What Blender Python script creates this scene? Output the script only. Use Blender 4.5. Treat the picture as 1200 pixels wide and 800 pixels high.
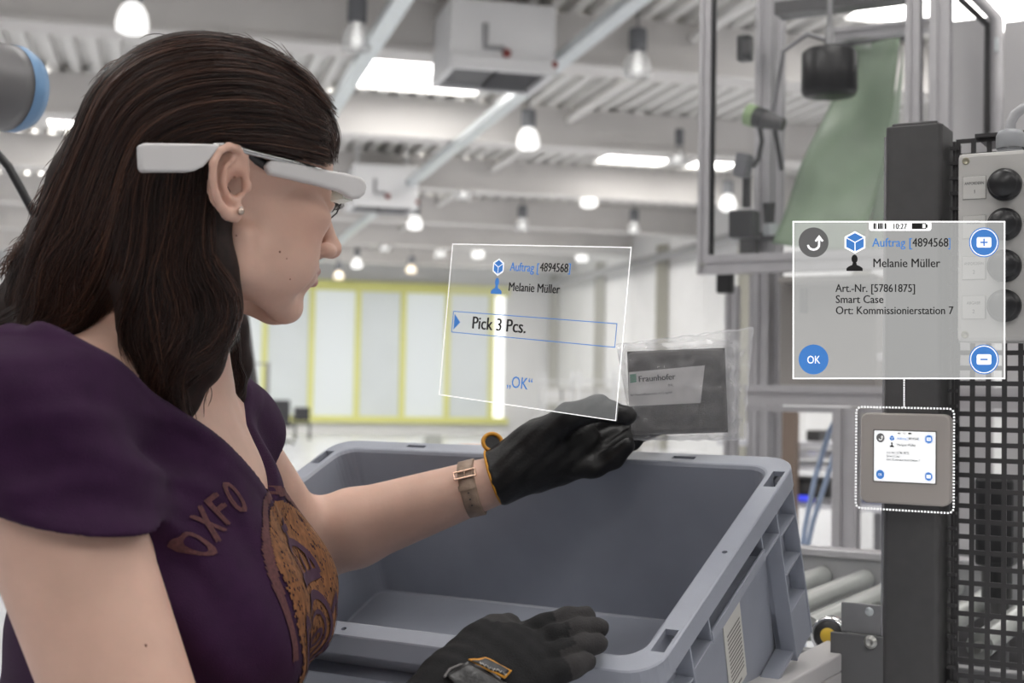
import bpy, bmesh, math, random
import numpy as np
from mathutils import Vector, Matrix
from mathutils.bvhtree import BVHTree

for o in list(bpy.data.objects):
    bpy.data.objects.remove(o)
scene = bpy.context.scene
COL = scene.collection
random.seed(7)
RNG = np.random.default_rng(7)

# ------------------------------------------------------------------ camera
FPX = 1600.0
CAM_Z = 1.34
PITCH = math.radians(2.15)
ROLL = math.radians(1.0)
_F = Vector((0, math.cos(PITCH), math.sin(PITCH)))
_U0 = Vector((0, -math.sin(PITCH), math.cos(PITCH)))
_X0 = Vector((1, 0, 0))
_U = _U0 * math.cos(ROLL) - _X0 * math.sin(ROLL)
_R = _X0 * math.cos(ROLL) + _U0 * math.sin(ROLL)
CAM = Vector((0, 0, CAM_Z))
cam_data = bpy.data.cameras.new('camera')
cam_data.sensor_width = 36.0
cam_data.lens = 36.0 * FPX / 1200.0
cam_data.clip_start = 0.05
cam_data.clip_end = 300
cam_data.dof.use_dof = True
cam_data.dof.focus_distance = 1.28
cam_data.dof.aperture_fstop = 7.0
cam = bpy.data.objects.new('camera', cam_data)
COL.objects.link(cam)
cam.matrix_world = Matrix(((_R.x, _U.x, -_F.x, CAM.x), (_R.y, _U.y, -_F.y, CAM.y), (_R.z, _U.z, -_F.z, CAM.z), (0, 0, 0, 1)))
scene.camera = cam

# ------------------------------------------------------------------ light
world = bpy.data.worlds.new('hall_daylight')
scene.world = world
world.use_nodes = True
_bg = world.node_tree.nodes['Background']
_bg.inputs[0].default_value = (1.0, 0.98, 0.96, 1)
_bg.inputs[1].default_value = 0.24
vs = scene.view_settings
vs.view_transform = 'Standard'
vs.look = 'None'
vs.gamma = 1.0
vs.use_curve_mapping = False
vs.exposure = 0.0


def P(u, v, y):
    """world point seen at photo pixel (u, v) at camera depth y (metres)"""
    u, v, y = float(u), float(v), float(y)
    return CAM + y * (_F + (u - 600) / FPX * _R - (v - 400) / FPX * _U)


def UV(p):
    d = Vector(p) - CAM
    y = d.dot(_F)
    return (600 + FPX * d.dot(_R) / y, 400 - FPX * d.dot(_U) / y, y)


# station axes (the picking station is turned 30 degrees)
YAW = math.radians(-30.0)
SX = Vector((math.cos(YAW), math.sin(YAW), 0))
SY = Vector((-math.sin(YAW), math.cos(YAW), 0))
SZ = Vector((0, 0, 1))
# hall axes
HY = math.radians(14.4)
HR = Vector((math.cos(HY), math.sin(HY), 0))
HD = Vector((-math.sin(HY), math.cos(HY), 0))


def H(a, d, z):
    return HR * a + HD * d + Vector((0, 0, z))


# ------------------------------------------------------------------ materials
MATS = {}


def mat(name, color, rough=0.5, metal=0.0, noise=0.0, nscale=20.0, bump=0.0, bscale=200.0, emit=None, estr=1.0,
        alpha=1.0, spec=0.5, sss=0.0, coat=0.0, trans=0.0, stretch=None):
    if name in MATS:
        return MATS[name]
    m = bpy.data.materials.new(name)
    m.use_nodes = True
    nt = m.node_tree
    b = nt.nodes['Principled BSDF']
    b.inputs['Base Color'].default_value = (*color, 1)
    b.inputs['Roughness'].default_value = rough
    b.inputs['Metallic'].default_value = metal
    b.inputs['Specular IOR Level'].default_value = spec
    b.inputs['Coat Weight'].default_value = coat
    b.inputs['Transmission Weight'].default_value = trans
    if sss:
        b.inputs['Subsurface Weight'].default_value = sss
        b.inputs['Subsurface Radius'].default_value = (0.012, 0.004, 0.002)
        b.inputs['Subsurface Scale'].default_value = 0.6
    if alpha < 1:
        b.inputs['Alpha'].default_value = alpha
    if emit:
        b.inputs['Emission Color'].default_value = (*emit, 1)
        b.inputs['Emission Strength'].default_value = estr
    if noise or bump:
        tc = nt.nodes.new('ShaderNodeTexCoord')
        src = tc.outputs['Object']
        if stretch:
            mp = nt.nodes.new('ShaderNodeMapping')
            mp.inputs['Scale'].default_value = stretch
            nt.links.new(src, mp.inputs[0])
            src = mp.outputs[0]
        if noise:
            n = nt.nodes.new('ShaderNodeTexNoise')
            n.inputs['Scale'].default_value = nscale
            n.inputs['Detail'].default_value = 5
            nt.links.new(src, n.inputs['Vector'])
            r = nt.nodes.new('ShaderNodeMapRange')
            r.inputs['From Min'].default_value = 0.3
            r.inputs['From Max'].default_value = 0.7
            r.inputs['To Min'].default_value = 1 - noise
            r.inputs['To Max'].default_value = 1 + noise
            nt.links.new(n.outputs['Fac'], r.inputs['Value'])
            mx = nt.nodes.new('ShaderNodeMix')
            mx.data_type = 'RGBA'
            mx.blend_type = 'MULTIPLY'
            mx.inputs['Factor'].default_value = 1
            mx.inputs['A'].default_value = (*color, 1)
            nt.links.new(r.outputs['Result'], mx.inputs['B'])
            nt.links.new(mx.outputs['Result'], b.inputs['Base Color'])
        if bump:
            n2 = nt.nodes.new('ShaderNodeTexNoise')
            n2.inputs['Scale'].default_value = bscale
            n2.inputs['Detail'].default_value = 4
            nt.links.new(src, n2.inputs['Vector'])
            bp = nt.nodes.new('ShaderNodeBump')
            bp.inputs['Strength'].default_value = bump
            bp.inputs['Distance'].default_value = 0.002
            nt.links.new(n2.outputs['Fac'], bp.inputs['Height'])
            nt.links.new(bp.outputs['Normal'], b.inputs['Normal'])
    MATS[name] = m
    return m


def holo(name, color, alpha, strength):
    """see-through luminous display film: clear pane plus its own glow"""
    m = bpy.data.materials.new(name)
    m.use_nodes = True
    nt = m.node_tree
    nt.nodes.clear()
    out = nt.nodes.new('ShaderNodeOutputMaterial')
    mix = nt.nodes.new('ShaderNodeMixShader')
    t = nt.nodes.new('ShaderNodeBsdfTransparent')
    e = nt.nodes.new('ShaderNodeEmission')
    e.inputs[0].default_value = (*color, 1)
    e.inputs[1].default_value = strength
    mix.inputs[0].default_value = alpha
    nt.links.new(t.outputs[0], mix.inputs[1])
    nt.links.new(e.outputs[0], mix.inputs[2])
    nt.links.new(mix.outputs[0], out.inputs[0])
    MATS[name] = m
    return m


def glass(name, color, gloss=0.1, alpha=0.1, bump=0.0, rough=0.05):
    """thin pane or film: clear with a glossy sheen and a faint body"""
    m = bpy.data.materials.new(name)
    m.use_nodes = True
    nt = m.node_tree
    nt.nodes.clear()
    out = nt.nodes.new('ShaderNodeOutputMaterial')
    t = nt.nodes.new('ShaderNodeBsdfTransparent')
    p = nt.nodes.new('ShaderNodeBsdfPrincipled')
    p.inputs['Base Color'].default_value = (*color, 1)
    p.inputs['Roughness'].default_value = rough
    mix = nt.nodes.new('ShaderNodeMixShader')
    fr = nt.nodes.new('ShaderNodeLayerWeight')
    fr.inputs['Blend'].default_value = 0.35
    mr = nt.nodes.new('ShaderNodeMapRange')
    mr.inputs['To Min'].default_value = alpha
    mr.inputs['To Max'].default_value = min(1, alpha + gloss)
    nt.links.new(fr.outputs['Facing'], mr.inputs['Value'])
    nt.links.new(mr.outputs['Result'], mix.inputs[0])
    nt.links.new(t.outputs[0], mix.inputs[1])
    nt.links.new(p.outputs[0], mix.inputs[2])
    nt.links.new(mix.outputs[0], out.inputs[0])
    MATS[name] = m
    return m


# ------------------------------------------------------------------ mesh builder
def rotm(ax, ay, az, o=(0, 0, 0)):
    return Matrix(((ax[0], ay[0], az[0], o[0]), (ax[1], ay[1], az[1], o[1]), (ax[2], ay[2], az[2], o[2]), (0, 0, 0, 1)))


class MB:
    def __init__(s):
        s.v = []
        s.f = []
        s.smooth = []

    def add(s, vs_, fs, smooth=False):
        n = len(s.v)
        s.v.extend([tuple(v) for v in vs_])
        for f in fs:
            s.f.append(tuple(i + n for i in f))
            s.smooth.append(smooth)
        return s

    def box(s, c, size, M=None, bev=0.0):
        hx, hy, hz = [x / 2 for x in size]
        c = Vector(c)
        if bev <= 0:
            vs_ = [Vector((x, y, z)) for x in (-hx, hx) for y in (-hy, hy) for z in (-hz, hz)]
            fs = [(0, 1, 3, 2), (4, 6, 7, 5), (0, 4, 5, 1), (2, 3, 7, 6), (0, 2, 6, 4), (1, 5, 7, 3)]
        else:
            bm = bmesh.new()
            bmesh.ops.create_cube(bm, size=1)
            for v in bm.verts:
                v.co = Vector((v.co.x * size[0], v.co.y * size[1], v.co.z * size[2]))
            bmesh.ops.bevel(bm, geom=list(bm.edges), offset=bev, segments=2, affect='EDGES', profile=0.5)
            bm.verts.ensure_lookup_table()
            vs_ = [v.co.copy() for v in bm.verts]
            fs = [tuple(v.index for v in f.verts) for f in bm.faces]
            bm.free()
        if M is not None:
            vs_ = [M.to_3x3() @ v for v in vs_]
        return s.add([v + c for v in vs_], fs)

    def tube(s, pts, r, n=12, caps=True, flat=None, smooth=True):
        """tube along a polyline; r number or list; flat=(axis vector, ratio) squashes along axis"""
        pts = [Vector(p) for p in pts]
        m = len(pts)
        rs = r if isinstance(r, (list, tuple)) else [r] * m
        tang = []
        for i in range(m):
            a = pts[max(0, i - 1)]
            b = pts[min(m - 1, i + 1)]
            t = (b - a)
            tang.append(t.normalized() if t.length > 1e-9 else Vector((0, 0, 1)))
        ref = Vector((0, 0, 1)) if abs(tang[0].z) < 0.9 else Vector((1, 0, 0))
        x = (ref - tang[0] * ref.dot(tang[0])).normalized()
        vs_ = []
        for i in range(m):
            t = tang[i]
            x = (x - t * x.dot(t))
            x = x.normalized() if x.length > 1e-6 else Vector((1, 0, 0))
            y = t.cross(x)
            for k in range(n):
                a = 2 * math.pi * k / n
                off = (x * math.cos(a) + y * math.sin(a)) * rs[i]
                if flat:
                    ax = flat[0]
                    off = off - ax * off.dot(ax) * (1 - flat[1])
                vs_.append(pts[i] + off)
        fs = []
        for i in range(m - 1):
            for k in range(n):
                k2 = (k + 1) % n
                fs.append((i * n + k, i * n + k2, (i + 1) * n + k2, (i + 1) * n + k))
        s.add(vs_, fs, smooth)
        if caps:
            s.add(vs_[:n], [tuple(reversed(range(n)))])
            s.add(vs_[-n:], [tuple(range(n))])
        return s

    def cyl(s, a, b, r, r2=None, n=24, smooth=True):
        return s.tube([a, b], [r, r if r2 is None else r2], n, True, None, smooth)

    def lathe(s, o, prof, M=None, n=28, smooth=True):
        """profile (r, z) turned about z"""
        o = Vector(o)
        vs_ = []
        for r, z in prof:
            for k in range(n):
                a = 2 * math.pi * k / n
                p = Vector((r * math.cos(a), r * math.sin(a), z))
                if M is not None:
                    p = M.to_3x3() @ p
                vs_.append(o + p)
        fs = []
        for i in range(len(prof) - 1):
            for k in range(n):
                k2 = (k + 1) % n
                fs.append((i * n + k, i * n + k2, (i + 1) * n + k2, (i + 1) * n + k))
        s.add(vs_, fs, smooth)
        return s

    def prism(s, poly, d, M, bev=0):
        """2-D polygon (counter-clockwise) in M's xy, extruded 0..d along M's z"""
        n = len(poly)
        vs_ = [M @ Vector((x, y, 0)) for x, y in poly] + [M @ Vector((x, y, d)) for x, y in poly]
        fs = [tuple(reversed(range(n))), tuple(range(n, 2 * n))]
        fs += [(i, (i + 1) % n, n + (i + 1) % n, n + i) for i in range(n)]
        return s.add(vs_, fs)

    def ball(s, c, r, n=12, M=None):
        rr = r if isinstance(r, (tuple, list)) else (r, r, r)
        vs_ = []
        m = max(4, n // 2)
        for i in range(m + 1):
            th = math.pi * i / m
            for k in range(n):
                a = 2 * math.pi * k / n
                p = Vector((rr[0] * math.sin(th) * math.cos(a), rr[1] * math.sin(th) * math.sin(a), rr[2] * math.cos(th)))
                if M is not None:
                    p = M.to_3x3() @ p
                vs_.append(Vector(c) + p)
        fs = [(i * n + k, (i + 1) * n + k, (i + 1) * n + (k + 1) % n, i * n + (k + 1) % n) for i in range(m) for k in range(n)]
        return s.add(vs_, fs, True)

    def build(s, name, material, parent=None, origin=None, bevel=0.0, mats=None):
        me = bpy.data.meshes.new(name)
        vs_ = s.v
        if origin is not None:
            o_ = Vector(origin)
            vs_ = [(v[0] - o_.x, v[1] - o_.y, v[2] - o_.z) for v in vs_]
        me.from_pydata(vs_, [], s.f)
        me.polygons.foreach_set('use_smooth', s.smooth)
        me.validate()
        me.update()
        me.materials.append(material)
        ob = bpy.data.objects.new(name, me)
        COL.objects.link(ob)
        if origin is not None:
            ob.location = origin
        if parent:
            attach(ob, parent)
        if bevel:
            md = ob.modifiers.new('bevel', 'BEVEL')
            md.width = bevel
            md.segments = 2
            md.limit_method = 'ANGLE'
        return ob


def attach(ob, parent):
    ob.parent = parent
    ob.matrix_parent_inverse = world_of(parent).inverted()


def world_of(o):
    m = o.matrix_basis.copy()
    if o.parent:
        return world_of(o.parent) @ o.matrix_parent_inverse @ m
    return m


def empty(name, loc, label=None, cat=None, group=None, kind=None):
    o = bpy.data.objects.new(name, None)
    o.empty_display_size = 0.05
    COL.objects.link(o)
    o.location = loc
    tag(o, label, cat, group, kind)
    return o


def tag(o, label=None, cat=None, group=None, kind=None):
    if label:
        o['label'] = label
    if cat:
        o['category'] = cat
    if group:
        o['group'] = group
    if kind:
        o['kind'] = kind
    return o


def np_mesh(name, V, Fq, material, parent=None, smooth=True):
    me = bpy.data.meshes.new(name)
    V = np.asarray(V, np.float32)
    Fq = np.asarray(Fq, np.int32)
    k = Fq.shape[1]
    me.vertices.add(len(V))
    me.vertices.foreach_set('co', V.ravel())
    me.loops.add(Fq.size)
    me.loops.foreach_set('vertex_index', Fq.ravel())
    me.polygons.add(len(Fq))
    me.polygons.foreach_set('loop_start', np.arange(0, Fq.size, k, dtype=np.int32))
    me.polygons.foreach_set('use_smooth', np.full(len(Fq), smooth))
    me.update(calc_edges=True)
    me.materials.append(material)
    ob = bpy.data.objects.new(name, me)
    COL.objects.link(ob)
    if parent:
        attach(ob, parent)
    return ob


def text_geo(body, size=1.0, align='LEFT'):
    cu = bpy.data.curves.new('t', 'FONT')
    cu.body = body
    cu.size = size
    cu.align_x = align
    cu.resolution_u = 3
    ob = bpy.data.objects.new('t', cu)
    COL.objects.link(ob)
    dg = bpy.context.evaluated_depsgraph_get()
    me = bpy.data.meshes.new_from_object(ob.evaluated_get(dg))
    vs_ = [v.co.copy() for v in me.vertices]
    fs = [tuple(p.vertices) for p in me.polygons]
    bpy.data.objects.remove(ob)
    bpy.data.curves.remove(cu)
    bpy.data.meshes.remove(me)
    return vs_, fs


def put_text(name, body, size, M, material, parent, width=None, align='LEFT', bold=0.0):
    """M: plane matrix (x right, y up); text baseline starts at M origin; width fits the line"""
    vs_, fs = text_geo(body, size)
    w = max(v.x for v in vs_)
    sx = 1.0 if width is None else width / w
    off = 0.0
    if align == 'CENTER':
        off = -w * sx / 2
    mb = MB()
    mb.add([M @ Vector((v.x * sx + off, v.y, 0)) for v in vs_], fs)
    if bold:
        mb.add([M @ Vector((v.x * sx + off + bold, v.y, 0.00001)) for v in vs_], fs)
    return mb.build(name, material, parent)


# ------------------------------------------------------------------ signed-distance modelling
def _len(a):
    return np.sqrt(a[:, 0] ** 2 + a[:, 1] ** 2 + a[:, 2] ** 2)


def rcone(p, a, b, r1, r2):
    a = np.asarray(a, np.float32)
    b = np.asarray(b, np.float32)
    ba = b - a
    h = np.clip(((p - a) @ ba) / float(ba @ ba), 0, 1)
    return _len(p - a - h[:, None] * ba) - (r1 + (r2 - r1) * h)


def chain(p, pts, rs, k=0.0):
    d = None
    for i in range(len(pts) - 1):
        e = rcone(p, pts[i], pts[i + 1], rs[i], rs[i + 1])
        d = e if d is None else (smin(d, e, k) if k else np.minimum(d, e))
    return d


def ell(p, c, r, M=None):
    q = p - np.asarray(c, np.float32)
    if M is not None:
        q = q @ np.asarray(M, np.float32)
    r = np.asarray(r, np.float32)
    k0 = _len(q / r)
    k1 = _len(q / (r * r))
    return k0 * (k0 - 1) / np.maximum(k1, 1e-9)


def smin(a, b, k):
    h = np.maximum(k - np.abs(a - b), 0) / k
    return np.minimum(a, b) - h * h * k * 0.25


def smax(a, b, k):
    return -smin(-a, -b, k)


def sdf_mesh(f, lo, hi, h, B=8):
    lo = np.array(lo, np.float64)
    nb = np.ceil((np.array(hi) - lo) / (h * B)).astype(int)
    n = nb * B
    D = np.empty(n, np.float32)
    g = [lo[i] + (np.arange(nb[i]) + 0.5) * h * B - h * 0.5 for i in range(3)]
    C = np.stack(np.meshgrid(*g, indexing='ij'), -1).reshape(-1, 3).astype(np.float32)
    dc = f(C)
    big = np.where(dc < 0, -1.0, 1.0).astype(np.float32)
    D[:] = np.kron(big.reshape(nb), np.ones((B, B, B), np.float32))
    act = np.where(np.abs(dc) < h * B * 1.5)[0]
    loc = np.stack(np.meshgrid(*[np.arange(B)] * 3, indexing='ij'), -1).reshape(-1, 3)
    Dv = D.reshape(nb[0], B, nb[1], B, nb[2], B)
    step = 400
    for s in range(0, len(act), step):
        ids = act[s:s + step]
        bi = np.stack(np.unravel_index(ids, nb), -1)
        pts = (lo + (bi[:, None, :] * B + loc[None]) * h).reshape(-1, 3).astype(np.float32)
        d = f(pts).reshape(len(ids), B, B, B)
        for j in range(len(ids)):
            Dv[bi[j, 0], :, bi[j, 1], :, bi[j, 2], :] = d[j]
    # surface nets
    S = D < 0
    cnt = np.zeros(tuple(n - 1), np.int8)
    for dx in (0, 1):
        for dy in (0, 1):
            for dz in (0, 1):
                cnt += S[dx:n[0] - 1 + dx, dy:n[1] - 1 + dy, dz:n[2] - 1 + dz]
    ci = np.argwhere((cnt > 0) & (cnt < 8))
    idx = np.full(tuple(n - 1), -1, np.int32)
    idx[ci[:, 0], ci[:, 1], ci[:, 2]] = np.arange(len(ci))
    corner = np.array([[dx, dy, dz] for dx in (0, 1) for dy in (0, 1) for dz in (0, 1)])
    val = np.stack([D[ci[:, 0] + c[0], ci[:, 1] + c[1], ci[:, 2] + c[2]] for c in corner], 1)
    acc = np.zeros((len(ci), 3))
    num = np.zeros(len(ci))
    for i in range(8):
        for j in range(i + 1, 8):
            if np.abs(corner[i] - corner[j]).sum() == 1:
                m = (val[:, i] < 0) != (val[:, j] < 0)
                t = val[:, i] / (val[:, i] - val[:, j] + 1e-12)
                t = np.clip(t, 0, 1)
                q = corner[i] + t[:, None] * (corner[j] - corner[i])
                acc[m] += q[m]
                num[m] += 1
    V = lo + (ci + acc / num[:, None]) * h
    quads = []
    for ax in range(3):
        a1, a2 = [(1, 2), (2, 0), (0, 1)][ax]
        sl0 = [slice(None)] * 3
        sl1 = [slice(None)] * 3
        sl0[ax] = slice(0, n[ax] - 1)
        sl1[ax] = slice(1, n[ax])
        s0 = S[tuple(sl0)]
        s1 = S[tuple(sl1)]
        e = np.argwhere(s0 != s1)
        ok = (e[:, a1] > 0) & (e[:, a2] > 0) & (e[:, a1] < n[a1] - 1) & (e[:, a2] < n[a2] - 1)
        e = e[ok]
        neg = s0[e[:, 0], e[:, 1], e[:, 2]]

        def cell(d1, d2):
            c = e.copy()
            c[:, a1] -= d1
            c[:, a2] -= d2
            return idx[c[:, 0], c[:, 1], c[:, 2]]
        q = np.stack([cell(1, 1), cell(0, 1), cell(0, 0), cell(1, 0)], 1)
        q[~neg] = q[~neg][:, ::-1]
        quads.append(q)
    Q = np.concatenate(quads)
    Q = Q[(Q >= 0).all(1)]
    # light smoothing
    for _ in range(1):
        a = np.zeros_like(V)
        c = np.zeros(len(V))
        for i in range(4):
            np.add.at(a, Q[:, i], V[Q[:, (i + 1) % 4]])
            np.add.at(a, Q[:, i], V[Q[:, (i + 3) % 4]])
            np.add.at(c, Q[:, i], 2)
        V = V * 0.5 + 0.5 * a / np.maximum(c, 1)[:, None]
    return V, Q


# ------------------------------------------------------------------ shared materials
M_WHITE_WALL = mat('painted_wall', (0.74, 0.74, 0.74), 0.7, noise=0.03, nscale=1.5)
M_CEIL = mat('painted_ceiling_steel', (0.66, 0.65, 0.63), 0.6, noise=0.03, nscale=2)
M_BEAM = mat('painted_concrete_beam', (0.62, 0.60, 0.585), 0.7, noise=0.04, nscale=1.5)
M_FLOOR = mat('coated_floor', (0.60, 0.61, 0.64), 0.25, noise=0.05, nscale=0.8)
M_ALU = mat('anodised_aluminium', (0.52, 0.51, 0.53), 0.38, metal=0.55, noise=0.04, nscale=30)
M_ALU_DK = mat('profile_slot', (0.12, 0.12, 0.125), 0.5)
M_BLACK = mat('black_plastic', (0.018, 0.018, 0.02), 0.4)
M_DKGREY = mat('dark_grey_metal', (0.085, 0.083, 0.085), 0.42, metal=0.3, noise=0.06, nscale=60)
M_GREYMETAL = mat('grey_metal', (0.30, 0.30, 0.31), 0.4, metal=0.5, noise=0.05, nscale=40)
M_ZINC = mat('zinc_plated_steel', (0.62, 0.66, 0.68), 0.35, metal=0.6, noise=0.08, nscale=15)
M_SKY_OR_FILL = mat('daylight_or_fill_pane', (0.9, 0.9, 0.9), 0.4, emit=(1, 0.975, 0.94), estr=7.5)
M_SCREW = mat('screw_steel', (0.5, 0.5, 0.48), 0.3, metal=0.9)

# ================================================================== the hall
D0, D1 = -5.0, 42.0
A0, A1 = -9.0, 12.2
BEAM_D = [-5.0, 0.0, 5.0, 10.0, 15.0, 20.0, 24.9, 29.9, 34.9, 39.9]
Z_BEAM, Z_DECK = 5.08, 5.68
HM = rotm(HR, HD, SZ)


def hbox(mb, a, d, z, size, bev=0):
    return mb.box(H(a, d, z), size, HM, bev)


# floor
mb = MB()
mb.box(H(1.5, 17, -0.05), (34, 54, 0.1), HM)
fl = mb.build('floor', M_FLOOR)
tag(fl, kind='structure')
# ceiling: corrugated decks between beams
ceil = empty('ceiling', H(1.5, 26, Z_DECK), kind='structure')
per, dep = 0.285, 0.13
for i in range(len(BEAM_D)):
    da = BEAM_D[i]
    db = BEAM_D[i + 1] if i + 1 < len(BEAM_D) else D1
    vs_, fs = [], []
    prof = []
    a = A0
    while a < A1:
        prof += [(a, 0), (a + per * 0.42, 0), (a + per * 0.5, dep), (a + per * 0.92, dep)]
        a += per
    for d in (da, db):
        for (x, z) in prof:
            vs_.append(H(x, d, Z_DECK + z))
    n = len(prof)
    fs = [(k, k + 1, n + k + 1, n + k) for k in range(n - 1)]
    # sheet has thickness: a second skin above
    vs_ += [v + Vector((0, 0, 0.05)) for v in vs_]
    fs += [(2 * n + k, 3 * n + k, 3 * n + k + 1, 2 * n + k + 1) for k in range(n - 1)]
    MB().add(vs_, fs).build('roof_deck', M_CEIL, ceil)
for d in BEAM_D:
    mb = MB()
    hbox(mb, (A0 + A1) / 2, d, (Z_BEAM + Z_DECK) / 2 + 0.015, (A1 - A0, 0.38, Z_DECK - Z_BEAM - 0.03))
    hbox(mb, (A0 + A1) / 2, d, Z_BEAM + 0.03, (A1 - A0, 0.50, 0.06))
    mb.build('roof_beam', M_BEAM, ceil)
# roof lights: framed panes under the deck, plus hidden rows added as fill light
for (a0, a1, d0, d1) in [(2.45, 4.35, 17.4, 19.2), (7.6, 9.0, 22.4, 24.0), (9.35, 10.3, 22.4, 24.0), (-1.95, 0.2, 22.3, 23.9),
                         (7.3, 10.6, 12.0, 13.9), (10.8, 12.0, 12.0, 13.9), (-5.5, -3.4, 17.4, 19.2)] + [
                         (a_, a_ + 2.2, b_ + 0.35, b_ + 0.35 + w_) for (b_, w_) in ((-5.0, 1.6), (0.0, 1.6), (5.0, 1.6), (10.0, 0.9), (15.0, 1.0), (20.0, 1.7), (24.9, 1.8), (29.9, 2.2), (34.9, 2.6)) for a_ in (-7.5, -3.6, 0.3, 4.2, 8.1)]:
    mb = MB()
    ca, cd = (a0 + a1) / 2, (d0 + d1) / 2
    for (x, y, sx, sy) in [(ca, d0, a1 - a0, 0.06), (ca, d1, a1 - a0, 0.06), (a0, cd, 0.06, d1 - d0), (a1, cd, 0.06, d1 - d0)]:
        hbox(mb, x, y, Z_DECK - 0.02, (sx + 0.06, sy, 0.08))
    fr = mb.build('skylight_or_fill_light', M_CEIL, ceil)
    MB().box(H(ca, cd, Z_DECK - 0.01), (a1 - a0, d1 - d0, 0.02), HM).build('skylight_or_fill_pane', M_SKY_OR_FILL, fr)

# far wall with a glazed gate
wall = empty('wall_far', H(1.5, D1, 0), kind='structure')
WZ0, WZ1 = 0.42, 4.5
WA0, WA1 = 0.2, 10.55
for (a0, a1, z0, z1) in [(A0, WA0, 0, 5.9), (WA1, A1, 0, 5.9), (WA0, WA1, WZ1, 5.9), (WA0, WA1, 0, WZ0)]:
    mb = MB()
    hbox(mb, (a0 + a1) / 2, D1 + 0.1, (z0 + z1) / 2, (a1 - a0, 0.2, z1 - z0))
    mb.build('wall_panel', M_WHITE_WALL, wall)
win = empty('window_1', H((WA0 + WA1) / 2, D1, WZ0), kind='structure')
M_YEL = mat('yellow_green_frame', (0.74, 0.74, 0.27), 0.5)
M_PANE = mat('frosted_backlit_pane', (0.48, 0.51, 0.515), 0.5, emit=(0.92, 0.97, 1.0), estr=0.34)
M_PANE_C = mat('frosted_grey_pane', (0.46, 0.49, 0.495), 0.5, noise=0.06, nscale=0.6, emit=(0.92, 0.97, 1.0), estr=0.24)
M_PANE_B = mat('bright_backlit_pane', (0.8, 0.8, 0.8), 0.5, emit=(1, 1, 0.98), estr=1.1)
nm = 8
pw = (WA1 - 0.45 - WA0) / (nm - 1)
mb = MB()
hbox(mb, (WA0 + WA1) / 2, D1 - 0.05, WZ1 + 0.05, (WA1 - WA0 + 0.2, 0.2, 0.30))
mb.build('window_frame', M_YEL, win)
mb = MB()
hbox(mb, (WA0 + WA1) / 2, D1 - 0.05, WZ0 + 0.02, (WA1 - WA0 + 0.2, 0.2, 0.2))
mb.build('window_sill', M_YEL, win)
for k in range(nm):
    a = WA0 + k * pw
    mb = MB()
    hbox(mb, a, D1 - 0.03, (WZ0 + WZ1) / 2, (0.16, 0.14, WZ1 - WZ0))
    mb.build('mullion', M_YEL, win)
    if k < nm - 1:
        for j in range(1):
            zz = (WZ1 - WZ0)
            mb = MB()
            hbox(mb, a + pw / 2, D1 + 0.06, WZ0 + zz * (j + 0.5), (pw - 0.02, 0.04, zz - 0.05))
            mb.build('pane', M_PANE if k % 2 else M_PANE_C, win)
mb = MB()
hbox(mb, WA1 - 0.22, D1 + 0.04, (WZ0 + WZ1) / 2, (0.40, 0.04, WZ1 - WZ0))
mb.build('pane', M_PANE_B, win)

# right wall with columns and a duct
wall_r = empty('wall_right', H(A1, 26, 0), kind='structure')
d = 12.0
while d < 42:
    mb = MB()
    hbox(mb, A1 + 0.1, d + 1.25, 2.95, (0.2, 2.46, 5.9))
    mb.build('wall_panel', M_WHITE_WALL, wall_r)
    mb = MB()
    hbox(mb, A1 + 0.13, d + 2.5, 2.95, (0.2, 0.06, 5.9))
    mb.build('joint', M_BEAM, wall_r)
    d += 2.5
M_COLUMN = mat('olive_grey_column', (0.40, 0.39, 0.34), 0.6)
for d in [17.0, 22.0, 27.0, 32.0, 37.0, 41.7]:
    mb = MB()
    for off in (-0.11, 0.11):
        hbox(mb, A1 - 0.14, d + off, 2.55, (0.24, 0.03, 5.1))
    hbox(mb, A1 - 0.14, d, 2.55, (0.03, 0.2, 5.1))
    mb.build('column', M_COLUMN, wall_r)
MB().tube([H(A1 - 0.35, 12, 4.75), H(A1 - 0.35, 41.5, 4.75)], 0.11, 12).build('duct', M_GREYMETAL, wall_r)
# cable trays and a pipe running along the hall
for (a, z, nm_, lab) in [(4.2, 4.98, 'cable_tray', 'long galvanised cable tray running from top centre past the white ceiling unit'),
                         (2.1, 4.98, 'cable_tray', 'galvanised cable tray slanting down right beside the hair, left of the roof light')]:
    t = empty(nm_, H(a, 26, z), lab, 'cable tray', 'cable trays under the roof')
    mb = MB()
    hbox(mb, a, 26.5, z, (0.17, 30, 0.015))
    mb.build('tray_floor', M_ZINC, t)
    for s in (-1, 1):
        mb = MB()
        hbox(mb, a + s * 0.085, 26.5, z + 0.045, (0.014, 30, 0.09))
        mb.build('tray_side', M_ZINC, t)
    for d in BEAM_D[4:]:
        mb = MB()
        hbox(mb, a, d, z + 0.06, (0.05, 0.05, 0.12))
        mb.build('hanger', M_ZINC, t)
t = empty('pipe', H(5.9, 26, 5.5), 'pale pipe under the corrugated roof right of the white ceiling unit', 'pipe')
for i in range(4, len(BEAM_D) - 1):
    MB().tube([H(5.9, BEAM_D[i] + 0.25, 5.5), H(5.9, BEAM_D[i + 1] - 0.25, 5.5)], 0.07, 12).build('pipe_run', M_CEIL, t)
MB().tube([H(5.9, 10.2, 5.5), H(5.9, 14.75, 5.5)], 0.07, 12).build('pipe_run', M_CEIL, t)

# ceiling heater units
M_UNIT = mat('unit_sheet_metal', (0.72, 0.72, 0.73), 0.5)
M_GRILLE = mat('grille_dark', (0.05, 0.05, 0.055), 0.5)
M_REDTAG = mat('red_valve', (0.22, 0.05, 0.045), 0.5)


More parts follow.
